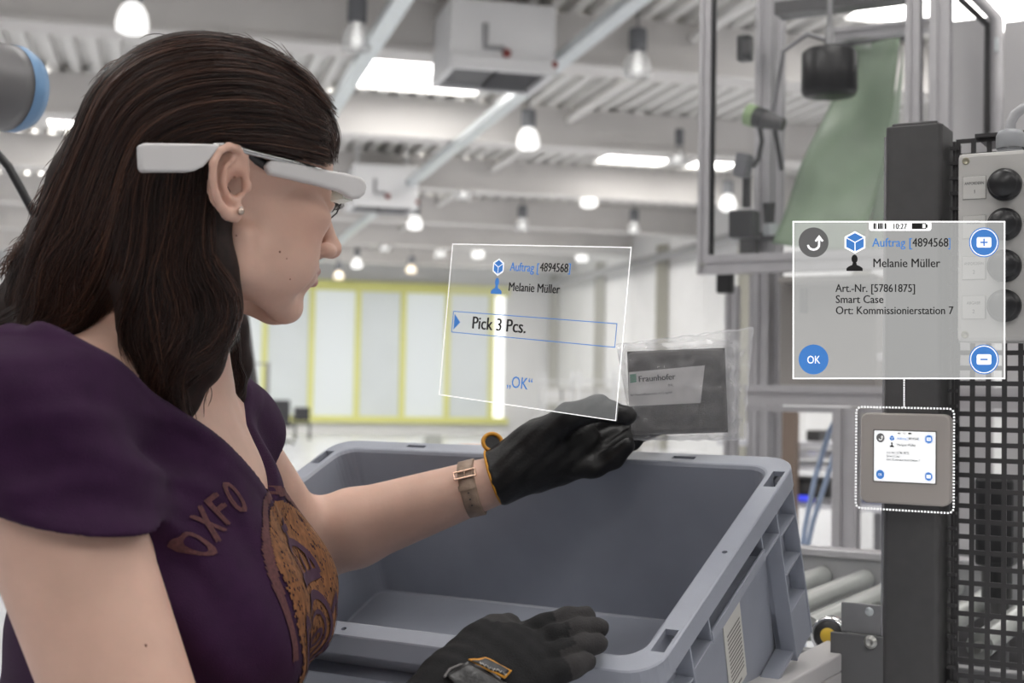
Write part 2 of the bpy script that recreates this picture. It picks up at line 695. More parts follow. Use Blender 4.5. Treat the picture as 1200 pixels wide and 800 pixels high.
def heater(a, d, z, lab):
    t = empty('ceiling_heater', H(a, d, z), lab, 'heater', 'ceiling heater units')
    mb = MB()
    hbox(mb, a, d, z + 0.45, (1.15, 1.0, 0.62), 0.02)
    mb.build('housing', M_UNIT, t)
    mb = MB()
    hbox(mb, a, d, z + 0.10, (0.98, 0.86, 0.1))
    mb.build('air_box', M_GRILLE, t)
    for k in range(9):
        mb = MB()
        M = HM.to_3x3() @ Matrix.Rotation(0.6, 3, 'X')
        mb.box(H(a + (0.22 if k % 1 == 0 else 0), d - 0.4 + k * 0.1, z + 0.03), (0.5, 0.07, 0.008), M.to_4x4())
        mb.build('louvre', M_GREYMETAL, t)
    mb = MB()
    for (x, y, sx, sy) in [(a, d - 0.5, 1.15, 0.06), (a, d + 0.5, 1.15, 0.06), (a - 0.55, d, 0.06, 1.0), (a + 0.55, d, 0.06, 1.0)]:
        hbox(mb, x, y, z + 0.08, (sx, sy, 0.14))
    mb.build('frame', M_UNIT, t)
    for s in (-0.45, 0.45):
        MB().tube([H(a + s, d, z + 0.76), H(a + s, d, Z_DECK)], 0.03, 8).build('hanger', M_UNIT, t)
    MB().tube([H(a - 0.2, d - 0.52, z + 0.5), H(a - 0.2, d - 0.52, z + 0.25), H(a + 0.0, d - 0.52, z + 0.25)], 0.03, 8).build('supply_pipe', M_GREYMETAL, t)
    MB().ball(H(a + 0.03, d - 0.53, z + 0.2), 0.05, 10).build('valve', M_REDTAG, t)
    MB().ball(H(a + 0.56, d - 0.52, z + 0.12), 0.04, 10).build('valve', M_REDTAG, t)


heater(3.42, 14.4, 4.72, 'large white ceiling heater with dark louvred underside at top centre')
heater(3.75, 24.2, 4.55, 'smaller looking white ceiling heater far back above the tip of the smart glasses')

# pendant lamps
M_BALLAST = mat('lamp_ballast_grey', (0.16, 0.165, 0.18), 0.5)
M_LAMP_LIT = mat('lit_lamp_bowl', (0.95, 0.95, 0.95), 0.3, emit=(1, 0.99, 0.96), estr=1.0)
M_LAMP_GLASS = glass('clear_lamp_bowl', (0.8, 0.8, 0.8), 0.6, 0.28, rough=0.15)
M_LAMP_WARM = mat('warm_lit_bulb', (0.95, 0.9, 0.8), 0.3, emit=(1, 0.8, 0.55), estr=0.9)


def pendant(u, v, lit, lab):
    hor = 460 + 0.01746 * (u - 600)
    y = 3.72 * FPX / (hor - v)
    p = P(u, v, y)
    t = empty('pendant_lamp', p, lab, 'lamp', 'pendant lamps under the hall roof')
    prof = [(0.06, 0.17), (0.10, 0.14), (0.145, 0.06), (0.165, -0.04), (0.16, -0.11), (0.145, -0.13)]
    if lit:
        prof += [(0.10, -0.15), (0.0, -0.155)]
    else:
        prof += [(0.14, -0.13), (0.158, -0.05), (0.135, 0.06), (0.09, 0.13)]
    MB().lathe(p, prof, None, 24).build('reflector', (M_LAMP_LIT if lit else M_LAMP_GLASS), t)
    MB().lathe(p, [(0, 0.17), (0.098, 0.17), (0.105, 0.19), (0.105, 0.40), (0.095, 0.43), (0.03, 0.45), (0, 0.45)], None, 20).build('ballast', M_BALLAST, t)
    MB().cyl(p + Vector((0, 0, 0.45)), Vector((p.x, p.y, Z_DECK + 0.02)), 0.015, n=8).build('suspension_rod', M_GREYMETAL, t)
    MB().lathe(p, [(0, -0.1), (0.045, -0.08), (0.06, -0.02), (0.045, 0.05), (0.03, 0.12), (0.03, 0.18)], None, 12).build('bulb', M_LAMP_WARM if lit == 2 else M_LAMP_LIT, t)


for (u, v, lit, lab) in [
        (155, 22, 1, 'lit pendant lamp directly above the crown of the hair at the top edge'),
        (418, 45, 0, 'unlit clear pendant lamp left of the big roof light'),
        (747, 78, 0, 'large unlit clear pendant lamp under the roof left of the glazed machine door'),
        (619, 163, 1, 'lit pendant lamp below the white ceiling heater'),
        (794, 184, 0, 'unlit pendant lamp at the right end of the narrow roof light'),
        (543, 226, 0, 'unlit pendant lamp far back below the lit one under the heater'),
        (690, 234, 1, 'lit pendant lamp above the top right corner of the tilted display panel'),
        (486, 261, 1, 'lit pendant lamp to the right of the smart glasses tip'),
        (612, 264, 0, 'unlit pendant lamp just above the tilted display panel'),
        (451, 289, 0, 'small unlit pendant lamp right of the nose'),
        (516, 297, 0, 'small dark pendant lamp left of the display panel corner'),
        (560, 296, 1, 'small lit pendant lamp seen through the top left of the display panel'),
        (682, 300, 1, 'lit pendant lamp seen through the top right of the display panel'),
        (418, 308, 1, 'small lit pendant lamp level with the lips'),
        (853, 238, 1, 'lit pendant lamp seen through the glazed machine door'),
        (743, 268, 0, 'dim pendant lamp in front of the white wall panels')]:
    pendant(u, v, lit, lab)
for (u, v, lab) in [(397, 322, 'tiny warm pendant lamp left above the yellow window frame'), (482, 315, 'tiny warm pendant lamp in the middle above the yellow window frame')]:
    y = 39.0
    p = P(u, v, y)
    t = empty('pendant_lamp', p, lab, 'lamp', 'pendant lamps under the hall roof')
    MB().lathe(p, [(0.06, 0.12), (0.14, 0.0), (0.15, -0.1), (0, -0.14)], None, 16).build('reflector', M_LAMP_WARM, t)
    MB().lathe(p, [(0, 0.12), (0.1, 0.12), (0.1, 0.36), (0, 0.38)], None, 16).build('ballast', M_BALLAST, t)
    MB().cyl(p + Vector((0, 0, 0.38)), Vector((p.x, p.y, Z_DECK)), 0.015, n=8).build('suspension_rod', M_GREYMETAL, t)

# ------------------------------------------------------------------ things far back on the floor
M_DKFAB = mat('dark_upholstery', (0.05, 0.05, 0.055), 0.8)


def on_floor(u, y):
    p = P(u, 470, y)
    return Vector((p.x, p.y, 0))


def fbox(mb, o, c, size, bev=0):
    return mb.box(o + HR * c[0] + HD * c[1] + Vector((0, 0, c[2])), size, HM, bev)


o = on_floor(330, 33)
t = empty('office_chair', o, 'black office chair far back on the hall floor beside the purple sleeve', 'chair')
mb = MB(); fbox(mb, o, (0, 0.22, 0.78), (0.46, 0.09, 0.58), 0.03); mb.build('backrest', M_DKFAB, t)
mb = MB(); fbox(mb, o, (0, 0, 0.47), (0.5, 0.5, 0.1), 0.03); mb.build('seat', M_DKFAB, t)
MB().cyl(o + Vector((0, 0, 0.08)), o + Vector((0, 0, 0.45)), 0.035).build('stem', M_BLACK, t)
for k in range(5):
    a = k * 2 * math.pi / 5
    e = o + Vector((0.3 * math.cos(a), 0.3 * math.sin(a), 0.07))
    lg = MB().cyl(o + Vector((0, 0, 0.1)), e, 0.03, 0.02, 8).build('leg', M_BLACK, t)
    MB().ball(e - Vector((0, 0, 0.035)), 0.035, 8).build('castor', M_BLACK, lg)
for s in (-0.27, 0.27):
    mb = MB(); fbox(mb, o, (s, 0.0, 0.66), (0.05, 0.28, 0.04)); fbox(mb, o, (s, 0.0, 0.55), (0.03, 0.05, 0.2)); mb.build('armrest', M_BLACK, t)
o = on_floor(355, 36)
t = empty('visitor_chair', o, 'small dark chair standing right of the office chair by the glazed wall', 'chair')
mb = MB(); fbox(mb, o, (0, 0.2, 0.68), (0.42, 0.05, 0.36), 0.02); mb.build('backrest', M_DKFAB, t)
mb = MB(); fbox(mb, o, (0, 0, 0.45), (0.42, 0.42, 0.06), 0.02); mb.build('seat', M_DKFAB, t)
for sx in (-0.19, 0.19):
    for sy in (-0.19, 0.19):
        mb = MB(); fbox(mb, o, (sx, sy, 0.22), (0.03, 0.03, 0.44)); mb.build('leg', M_BLACK, t)
M_GGREEN = mat('grey_green_bin', (0.36, 0.37, 0.34), 0.6)
M_ORANGE = mat('orange_box', (0.75, 0.33, 0.12), 0.6)
for (u, y, w, h, m_, nm_, lab) in [(508, 34, 0.36, 0.24, M_GGREEN, 'floor_bin', 'low grey-green bin on the far floor under the glazed wall'),
                                   (556, 31, 0.55, 0.12, M_ORANGE, 'orange_tray', 'flat orange tray on the far floor behind the crate rim')]:
    o = on_floor(u, y)
    t = empty(nm_, o, lab, 'bin')
    mb = MB()
    fbox(mb, o, (0, 0, 0.012), (w, 0.4, 0.024))
    mb.build('base', m_, t)
    for (c, s_) in [((0, -0.2, h / 2), (w, 0.02, h)), ((0, 0.2, h / 2), (w, 0.02, h)), ((-w / 2, 0, h / 2), (0.02, 0.4, h)), ((w / 2, 0, h / 2), (0.02, 0.4, h))]:
        mb = MB(); fbox(mb, o, c, s_); mb.build('side', m_, t)
# tall metal trolley frame
o = on_floor(303, 30)
t = empty('trolley_frame', o, 'tall grey metal trolley frame in front of the glazed wall left of the chin', 'trolley')
for sx in (-0.18, 0.18):
    for sy in (-0.3, 0.3):
        MB().tube([o + HR * sx + HD * sy + Vector((0, 0, 0.0)), o + HR * sx + HD * sy + Vector((0, 0, 1.9))], 0.022, 8).build('upright', M_GREYMETAL, t)
for z in (0.15, 0.7, 1.3, 1.88):
    mb = MB(); fbox(mb, o, (0, 0, z), (0.42, 0.66, 0.03)); mb.build('shelf', M_GREYMETAL, t)
# pale shelving racks with boxes
M_RACK = mat('pale_rack_steel', (0.62, 0.62, 0.63), 0.5)
M_CARTON = mat('pale_carton', (0.52, 0.51, 0.49), 0.7)
for i, (u, y, w, lab) in enumerate([(655, 29, 0.75, 'pale steel rack seen through the display panel left of the gloved thumb'),
                                    (694, 27, 0.7, 'pale steel rack seen through the display panel just behind the gloved thumb'),
                                    (745, 26, 0.7, 'pale steel rack behind the bagged case')]):
    o = on_floor(u, y)
    t = empty('storage_rack', o, lab, 'rack', 'pale racks at the back')
    for sx in (-w / 2, w / 2):
        for sy in (-0.25, 0.25):
            mb = MB(); fbox(mb, o, (sx, sy, 0.9), (0.04, 0.04, 1.8)); mb.build('upright', M_RACK, t)
    for z in (0.15, 0.65, 1.15, 1.6):
        mb = MB(); fbox(mb, o, (0, 0, z), (w, 0.5, 0.03)); mb.build('shelf', M_RACK, t)
    for z in (0.165, 0.665, 1.165):
        for k in range(2):
            b = empty('carton', o + HR * (-w / 4 + k * w / 2) + Vector((0, 0, z)),
                      'pale carton on the %s shelf, %s side, of the %s' % ({0.165: 'bottom', 0.665: 'middle', 1.165: 'top'}[z], ('left', 'right')[k], ('leftmost pale rack', 'middle pale rack', 'rightmost pale rack')[i]), 'box', 'cartons on the pale racks')
            mb = MB(); fbox(mb, o, (-w / 4 + k * w / 2, 0, z + 0.15), (w * 0.42, 0.4, 0.3), 0.005); mb.build('carton_body', M_CARTON, b)
            mb = MB(); fbox(mb, o, (-w / 4 + k * w / 2, -0.2005, z + 0.15), (w * 0.42, 0.002, 0.05)); mb.build('tape', M_RACK, b)

# dark slanted information screen behind the hair
o = on_floor(262, 3.4)
t = empty('info_screen', o, 'dark slanted screen on a stand peeking out behind the hair below the chin', 'screen')
c = P(262, 410, 3.4)
Ms = rotm(Vector((0.96, -0.2, 0.17)).normalized(), Vector((0.18, 0.97, 0.0)).normalized(), Vector((-0.16, 0.05, 0.985)).normalized())
MB().box(c, (0.15, 0.03, 0.26), Ms, 0.006).build('housing', M_DKGREY, t)
M_SCR = mat('dim_screen', (0.07, 0.09, 0.1), 0.25, noise=0.5, nscale=25)
MB().box(c - Ms.to_3x3() @ Vector((0, 0.017, 0)), (0.132, 0.004, 0.22), Ms).build('display', M_SCR, t)
MB().tube([Vector((o.x, o.y + 0.02, 0.0)), Vector((o.x, o.y + 0.02, 1.3))], 0.025, 12).build('pole', M_DKGREY, t)
MB().lathe(Vector((o.x, o.y + 0.02, 0)), [(0, 0), (0.22, 0), (0.22, 0.02), (0.03, 0.05), (0, 0.05)], None, 24).build('base', M_DKGREY, t)

# robot arm at the left edge
M_ROBOT = mat('robot_grey', (0.165, 0.16, 0.165), 0.4, metal=0.2)
M_ROBOT_L = mat('robot_tube_aluminium', (0.55, 0.54, 0.55), 0.35, metal=0.4)
M_ROBOT_B = mat('robot_blue_cap', (0.16, 0.30, 0.50), 0.45)
c = P(8, 103, 1.9)
ax = Vector((0.50, 0.86, 0.05)).normalized()
Mx = rotm(ax.cross(SZ).normalized(), ax.cross(ax.cross(SZ)).normalized(), ax)
base = Vector((c.x - 0.45, c.y + 0.35, 0))
t = empty('industrial_robot', base, 'grey robot arm joint with a blue end cap at the left edge', 'robot')
MB().lathe(c, [(0, -0.16), (0.05, -0.16), (0.058, -0.15), (0.060, -0.02), (0.060, 0.0), (0.0, 0.0)], Mx, 40).build('joint_housing', M_ROBOT, t)
MB().lathe(c, [(0.0605, -0.002), (0.0605, 0.012), (0.054, 0.028), (0.03, 0.034), (0, 0.034)], Mx, 40).build('joint_cap', M_ROBOT_B, t)
c2 = c - ax * 0.08
e1 = c2 + Vector((-0.05, 0.02, -0.34))
MB().tube([c2 + Vector((0, 0, -0.045)), c2 + Vector((-0.008, 0, -0.075))], [0.05, 0.048], 28).build('joint_neck', M_ROBOT, t)
MB().tube([c2 + Vector((-0.008, 0, -0.075)), c2 + Vector((-0.010, 0, -0.085))], 0.050, 28).build('seal_ring', M_BLACK, t)
MB().tube([c2 + Vector((-0.01, 0, -0.085)), e1], 0.042, 28).build('arm_tube', M_ROBOT_L, t)
MB().lathe(e1, [(0, -0.1), (0.06, -0.09), (0.06, 0.06), (0, 0.06)], Mx, 32).build('elbow_joint', M_ROBOT, t)
MB().tube([e1, Vector((base.x, base.y, 0.85))], 0.05, 24).build('arm_tube', M_ROBOT_L, t)
MB().lathe(base, [(0, 0), (0.2, 0), (0.2, 0.03), (0.09, 0.06), (0.09, 0.8), (0.075, 0.9), (0, 0.9)], None, 32).build('pedestal', M_ROBOT, t)
MB().tube([c2 + Vector((0.02, -0.056, -0.02)), c2 + Vector((0.035, -0.057, -0.018))], 0.004, 8).build('bolt', M_SCREW, t)
pts = [P(u, v, y) for (u, v, y) in [(-30, 172, 1.86), (-5, 178, 1.85), (10, 195, 1.85), (25, 222, 1.85), (40, 250, 1.85), (52, 285, 1.86), (58, 340, 1.9), (60, 420, 1.95), (55, 700, 2.0)]]
pts.append(Vector((pts[-1].x, pts[-1].y, 0.005)))
tag(MB().tube(pts, 0.006, 10).build('robot_cable', M_BLACK), 'black cable hanging from the robot joint behind the hair', 'cable')

# ================================================================== machine behind the station
SM = rotm(SX, SY, SZ)


def sbox(mb, c, size, bev=0):
    return mb.box(c, size, SM, bev)


def sp(u, v, y, dx=0, dy=0, dz=0):
    return P(u, v, y) + SX * dx + SY * dy + SZ * dz


def profile_poly(w, d):
    """slotted extrusion cross-section"""
    n, g = min(w, d) * 0.14, min(w, d) * 0.16
    hx, hy = w / 2, d / 2
    return [(-hx, -hy), (-n, -hy), (-n, -hy + g), (n, -hy + g), (n, -hy), (hx, -hy), (hx, -n), (hx - g, -n), (hx - g, n), (hx, n), (hx, hy),
            (n, hy), (n, hy - g), (-n, hy - g), (-n, hy), (-hx, hy), (-hx, n), (-hx + g, n), (-hx + g, -n), (-hx, -n)]


def prof_v(c, z0, z1, w, d, name, parent, m=None):
    M = rotm(SX, SY, SZ, (c.x, c.y, z0))
    return MB().prism(profile_poly(w, d), z1 - z0, M).build(name, m or M_ALU, parent)


def prof_x(a, L, w, h, name, parent, m=None):
    """extrusion along SX from point a (centre of its end)"""
    M = rotm(SY, SZ, SX, a)
    return MB().prism(profile_poly(w, h), L, M).build(name, m or M_ALU, parent)


def prof_y(a, L, w, h, name, parent, m=None):
    M = rotm(SZ, SX, SY, a)
    return MB().prism(profile_poly(h, w), L, M).build(name, m or M_ALU, parent)


def zat(u, v, y):
    return P(u, v, y).z


M_PANEL = mat('light_machine_panel', (0.60, 0.59, 0.60), 0.5)
M_BEIGE = mat('beige_grey_cover', (0.32, 0.30, 0.285), 0.55)
M_GREEN = mat('green_film', (0.235, 0.315, 0.22), 0.45, noise=0.14, nscale=7)
M_DOORGLASS = glass('door_glass', (0.75, 0.77, 0.8), 0.06, 0.035)
YM = 3.2
mroot = empty('gantry_machine', Vector((P(940, 460, 3.2).x, P(940, 460, 3.2).y, 0)), 'aluminium profile machine frame with posts and cross rails at the upper right', 'machine')
c = P(896, 200, 3.35); prof_v(c, 0.0, 2.75, 0.04, 0.04, 'post', mroot)
c = P(913, 200, 3.45); prof_v(c, 0.0, 2.75, 0.018, 0.03, 'post', mroot)
c = P(858, 400, 3.55); prof_v(c, 0.0, zat(858, 335, 3.55), 0.032, 0.03, 'post', mroot)
c = P(1071, 100, 2.95); prof_v(c, 0.0, 2.75, 0.032, 0.03, 'post', mroot)
c = P(1103, 100, 2.9); prof_v(c, 0.0, 2.75, 0.04, 0.036, 'post', mroot)
c = P(884, 400, 3.4); prof_v(c, 0.0, zat(884, 322, 3.4), 0.022, 0.022, 'post', mroot)
a = sp(876, 462, 3.1); prof_x(a, 0.62, 0.045, 0.045, 'cross_rail', mroot)
a = sp(876, 478, 3.05); prof_x(a, 0.62, 0.03, 0.012, 'cross_rail', mroot)
c = P(992, 560, 2.9); prof_v(c, 0.0, zat(992, 478, 2.9), 0.05, 0.045, 'post', mroot)
a = sp(978, 42, 3.35); prof_x(a, 0.26, 0.03, 0.03, 'cross_rail', mroot)
mb = MB(); sbox(mb, sp(1020, 46, 3.36), (0.17, 0.02, 0.022)); mb.build('clamp_rail', M_DKGREY, mroot)
mb = MB(); mb.box(sp(985, 4, 3.2), (0.30, 0.06, 0.03), SM); mb.build('gantry_arm', M_DKGREY, mroot)
mb = MB(); mb.box(sp(850, 332, 3.45), (0.04, 0.03, 0.05), SM, 0.004); mb.build('corner_bracket', M_BLACK, mroot)

# glazed door hanging in front
dr = empty('machine_door', sp(818, 322, YM), 'glazed machine door with aluminium frame left of the green film', 'door')
zt = 2.62
dl = P(827, 200, YM)
prof_v(dl, zat(827, 322, YM), zt, 0.028, 0.03, 'stile', dr)
LD = 0.50
zb = zat(827, 311, YM)
prof_x(Vector((dl.x, dl.y, zb)) + SX * 0.014, LD, 0.03, 0.044, 'bottom_rail', dr)
prof_v(dl + SX * (LD + 0.03), zb, zt, 0.028, 0.03, 'stile', dr)
prof_x(Vector((dl.x, dl.y, zt)) + SX * 0.014, LD, 0.03, 0.044, 'top_rail', dr)
mb = MB(); sbox(mb, dl + SX * (LD / 2 + 0.014) + Vector((0, 0, (zb + zt) / 2 - dl.z)), (LD, 0.005, zt - zb)); mb.build('pane', M_DOORGLASS, dr)
mb = MB(); sbox(mb, dl + SX * 0.018 + Vector((0, 0, (zb + zt) / 2 - dl.z)), (0.006, 0.012, zt - zb)); mb.build('gasket', M_BLACK, dr)
MB().cyl(dl - SY * 0.018 + Vector((0, 0, zb - dl.z)), dl - SY * 0.012 + Vector((0, 0, zb - dl.z)), 0.006, n=12).build('screw', M_SCREW, dr)

# green film hanging down
quad = [(990, 55, 3.40), (1056, 46, 3.22), (1012, 300, 3.05), (902, 284, 3.25)]
nu, nv = 14, 26
vs_, fs = [], []
for j in range(nv + 1):
    for i in range(nu + 1):
        s, t_ = i / nu, j / nv
        A_ = P(*quad[0]).lerp(P(*quad[1]), s)
        B_ = P(*quad[3]).lerp(P(*quad[2]), s)
        p = A_.lerp(B_, t_)
        p += SY * (0.04 * math.sin(math.pi * t_) + 0.018 * math.sin(5 * s + 7 * t_) + 0.012 * math.sin(9 * t_ - 4 * s))
        vs_.append(p)
n1 = nu + 1
fs = [(j * n1 + i, j * n1 + i + 1, (j + 1) * n1 + i + 1, (j + 1) * n1 + i) for j in range(nv) for i in range(nu)]
gf = empty('green_film', P(950, 290, 3.2), 'long sheet of pale green film hanging down inside the machine', 'film')
ob = MB().add(vs_, fs, True).build('film_sheet', M_GREEN, gf)
md = ob.modifiers.new('s', 'SOLIDIFY'); md.thickness = 0.002
vs_ = [P(1057, 50, 3.22), P(1057, 75, 3.23), P(1014, 300, 3.06), P(1040, 300, 3.35), P(1058, 90, 3.5), P(1058, 60, 3.5)]
ob = MB().add(vs_, [(0, 1, 4, 5), (1, 2, 3, 4)]).build('film_return', M_GREEN, gf)
md = ob.modifiers.new('s', 'SOLIDIFY'); md.thickness = 0.002

# black hanging cylinder (vacuum gripper)
c = P(972, 85, 3.0)
gr = empty('suction_gripper', c, 'black cylindrical gripper hanging in front of the green film', 'gripper')
MB().lathe(c, [(0, 0.052), (0.052, 0.05), (0.06, 0.042), (0.061, -0.04), (0.056, -0.05), (0, -0.05)], None, 40).build('cup', M_BLACK, gr)
MB().cyl(c + Vector((0, 0, 0.05)), c + Vector((0, 0, 0.10)), 0.014, 0.009, 16).build('coupling', M_GREYMETAL, gr)
MB().cyl(c + Vector((0, 0, 0.10)), c + Vector((0, 0, 0.75)), 0.006, n=12).build('rod', M_GREYMETAL, gr)
MB().tube([c + Vector((0, 0, 0.07)), c + Vector((-0.05, 0, 0.085)), c + Vector((-0.1, 0.02, 0.05)), c + Vector((-0.115, 0.05, -0.08))], 0.006, 8).build('air_hose', M_GREYMETAL, gr)

# small parts on the machine posts
s1 = empty('sensor_box', P(873, 58, 3.3), 'small black sensor box high on the machine post', 'sensor')
mb = MB(); sbox(mb, sp(873, 57, 3.3), (0.034, 0.03, 0.062), 0.004); mb.build('housing', M_BLACK, s1)
mb = MB(); sbox(mb, sp(876, 57, 3.29, 0.004, -0.008), (0.02, 0.03, 0.03), 0.003); mb.build('lens_cover', M_DKGREY, s1)
M_LIME = mat('lime_ring', (0.30, 0.42, 0.22), 0.5)
s2 = empty('air_coupling', P(893, 135, 3.2), 'black air coupling with a lime ring on the machine post', 'coupling')
a, b = P(876, 134, 3.2), P(918, 146, 3.15)
axd = (b - a).normalized()
MB().cyl(a, a + axd * 0.022, 0.026, n=24).build('lime_collar', M_LIME, s2)
MB().cyl(a + axd * 0.022, a + axd * 0.046, 0.024, n=24).build('body', M_BLACK, s2)
MB().cyl(a + axd * 0.046, b, 0.021, 0.015, n=24).build('cylinder', M_DKGREY, s2)
MB().tube([P(890, 148, 3.2), P(893, 165, 3.2), P(889, 185, 3.2), P(882, 196, 3.2)], 0.006, 8).build('hose', M_BLACK, s2)
MB().tube([P(908, 150, 3.2), P(912, 175, 3.22), P(916, 200, 3.22)], 0.006, 8).build('hose', M_BLACK, s2)
s3 = empty('valve_block', P(872, 262, 3.25), 'black valve block with a tilted grey unit above it on the machine', 'valve')
Mt = SM.to_3x3() @ Matrix.Rotation(0.18, 3, 'Y')
MB().box(P(871, 194, 3.25), (0.034, 0.04, 0.055), Mt.to_4x4(), 0.004).build('grey_unit', mat('slate_unit', (0.17, 0.17, 0.19), 0.5), s3)
mb = MB(); sbox(mb, P(875, 225, 3.27), (0.016, 0.016, 0.075)); mb.build('bracket', M_BLACK, s3)
mb = MB(); sbox(mb, P(872, 263, 3.25), (0.062, 0.05, 0.066), 0.005); mb.build('block', M_BLACK, s3)
mb = MB(); sbox(mb, P(905, 277, 3.3), (0.10, 0.03, 0.02), 0.003); mb.build('slide', M_DKGREY, s3)
mb = MB(); sbox(mb, P(878, 292, 3.32), (0.04, 0.03, 0.06), 0.003); mb.build('foot_bracket', M_DKGREY, s3)
MB().cyl(P(901, 238, 3.3), P(901, 262, 3.3), 0.016, 0.013, 16).build('regulator', M_BLACK, s3)
MB().cyl(P(903, 262, 3.29), P(903, 276, 3.29), 0.018, n=16).build('cap', M_ZINC, s3)

# beige cover under the rail and the side panel at top right
s4 = empty('cover_box', P(975, 460, 3.1), 'plain beige-grey sheet metal cover box behind the floating screen', 'cover')
mb = MB(); sbox(mb, P(978, 390, 3.28), (0.235, 0.12, zat(978, 322, 3.2) - zat(978, 456, 3.2)), 0.006); mb.build('cover_body', M_BEIGE, s4)
mb = MB(); sbox(mb, P(978, 330, 3.22), (0.238, 0.125, 0.012), 0.003); mb.build('cover_lid', M_BEIGE, s4)
mb = MB(); sbox(mb, P(942, 352, 3.18), (0.02, 0.01, 0.06), 0.003); mb.build('latch', M_DKGREY, s4)
mb = MB(); sbox(mb, P(1034, 418, 3.0), (0.02, 0.02, 0.016), 0.003); mb.build('white_clip', M_PANEL, s4)
s5 = empty('side_panel', P(1160, 160, 2.7), 'light grey machine side panel with dark gasket at the upper right corner', 'panel')
zA, zB = 0.8, 2.55
c = P(1138, 130, 3.05)
mb = MB(); sbox(mb, c + Vector((0, 0, zat(1138, 22, 3.05) - c.z - 0.9)), (0.10, 0.012, 1.8)); mb.build('inner_sheet', M_PANEL, s5)
mb = MB(); mb.tube([P(1124, -2, 3.0), P(1158, 30, 2.98), P(1157, 160, 2.98)], 0.008, 8); mb.build('gasket', M_DKGREY, s5)
mb = MB(); mb.tube([P(1140, -8, 2.98), P(1168, 22, 2.96), P(1168, 160, 2.96)], 0.014, 10); mb.build('edge_profile', M_ALU, s5)
c = P(1200, 160, 3.05)
mb = MB(); sbox(mb, Vector((c.x, c.y, (zat(1200, 15, 3.0) + 0.3) / 2)), (0.085, 0.012, zat(1200, 15, 3.0) - 0.3)); mb.build('outer_sheet', M_PANEL, s5)
mb = MB(); sbox(mb, P(1168, 52, 2.94), (0.008, 0.008, 0.03)); mb.build('hinge', M_ZINC, s5)
M_RED = mat('red_marker', (0.5, 0.12, 0.1), 0.5)
s6 = empty('red_hose', P(1042, 240, 2.6), 'dull red hose strip beside the dark pillar', 'hose')
MB().tube([P(1043, 215, 2.7), P(1041, 250, 2.7), P(1040, 330, 2.7), P(1041, 380, 2.7), Vector((P(1041, 380, 2.7).x, P(1041, 380, 2.7).y, 0.003))], 0.007, 8).build('hose_run', M_RED, s6)
MB().cyl(P(1043, 211, 2.7), P(1043, 216, 2.7), 0.009, n=10).build('ferrule', M_BLACK, s6)

mbse = empty('added_dark_box', Vector((P(1150, 500, 2.35).x, P(1150, 500, 2.35).y, 0)), 'dark box added behind the perforated panel to darken the view at the lower right', 'backdrop')
zb_ = zat(1150, 648, 2.3)  # added dark box: keeps the bright floor from showing through the perforated holes
cq = P(1150, 500, 2.35) + SX * 0.12
MB().box(Vector((cq.x, cq.y, zb_ / 2)), (0.46, 0.25, zb_), SM, 0.004).build('dark_box_body', M_DKGREY, mbse)
MB().box(Vector((cq.x, cq.y, zb_ + 0.006)), (0.47, 0.26, 0.012), SM, 0.002).build('dark_box_top', M_GREYMETAL, mbse)
MB().box(Vector((cq.x, cq.y, zb_ - 0.25)) - SY * 0.127, (0.40, 0.004, 0.36), SM, 0.001).build('dark_box_door', M_DKGREY, mbse)
MB().cyl(Vector((cq.x, cq.y, zb_ - 0.05)) - SY * 0.126 - SX * 0.15, Vector((cq.x, cq.y, zb_ - 0.05)) - SY * 0.135 - SX * 0.15, 0.007, n=12).build('bolt', M_SCREW, mbse)

# ------------------------------------------------------------------ electronics shelf behind the station
M_SHELFW = mat('white_shelf', (0.66, 0.66, 0.70), 0.5)
M_BROWN = mat('brown_post', (0.20, 0.15, 0.12), 0.6)
M_BLUELED = mat('blue_led', (0.02, 0.03, 0.3), 0.4, emit=(0.08, 0.10, 0.95), estr=0.9)
o = on_floor(960, 5.2)
sh = empty('electronics_shelf', o, 'low shelf unit with brown post behind the station, right of the crate', 'shelf')


def ebox(mb, u, v, y, w, h, d=0.3, bev=0.004):
    return mb.box(P(u, v, y), (w, d, h), SM, bev)


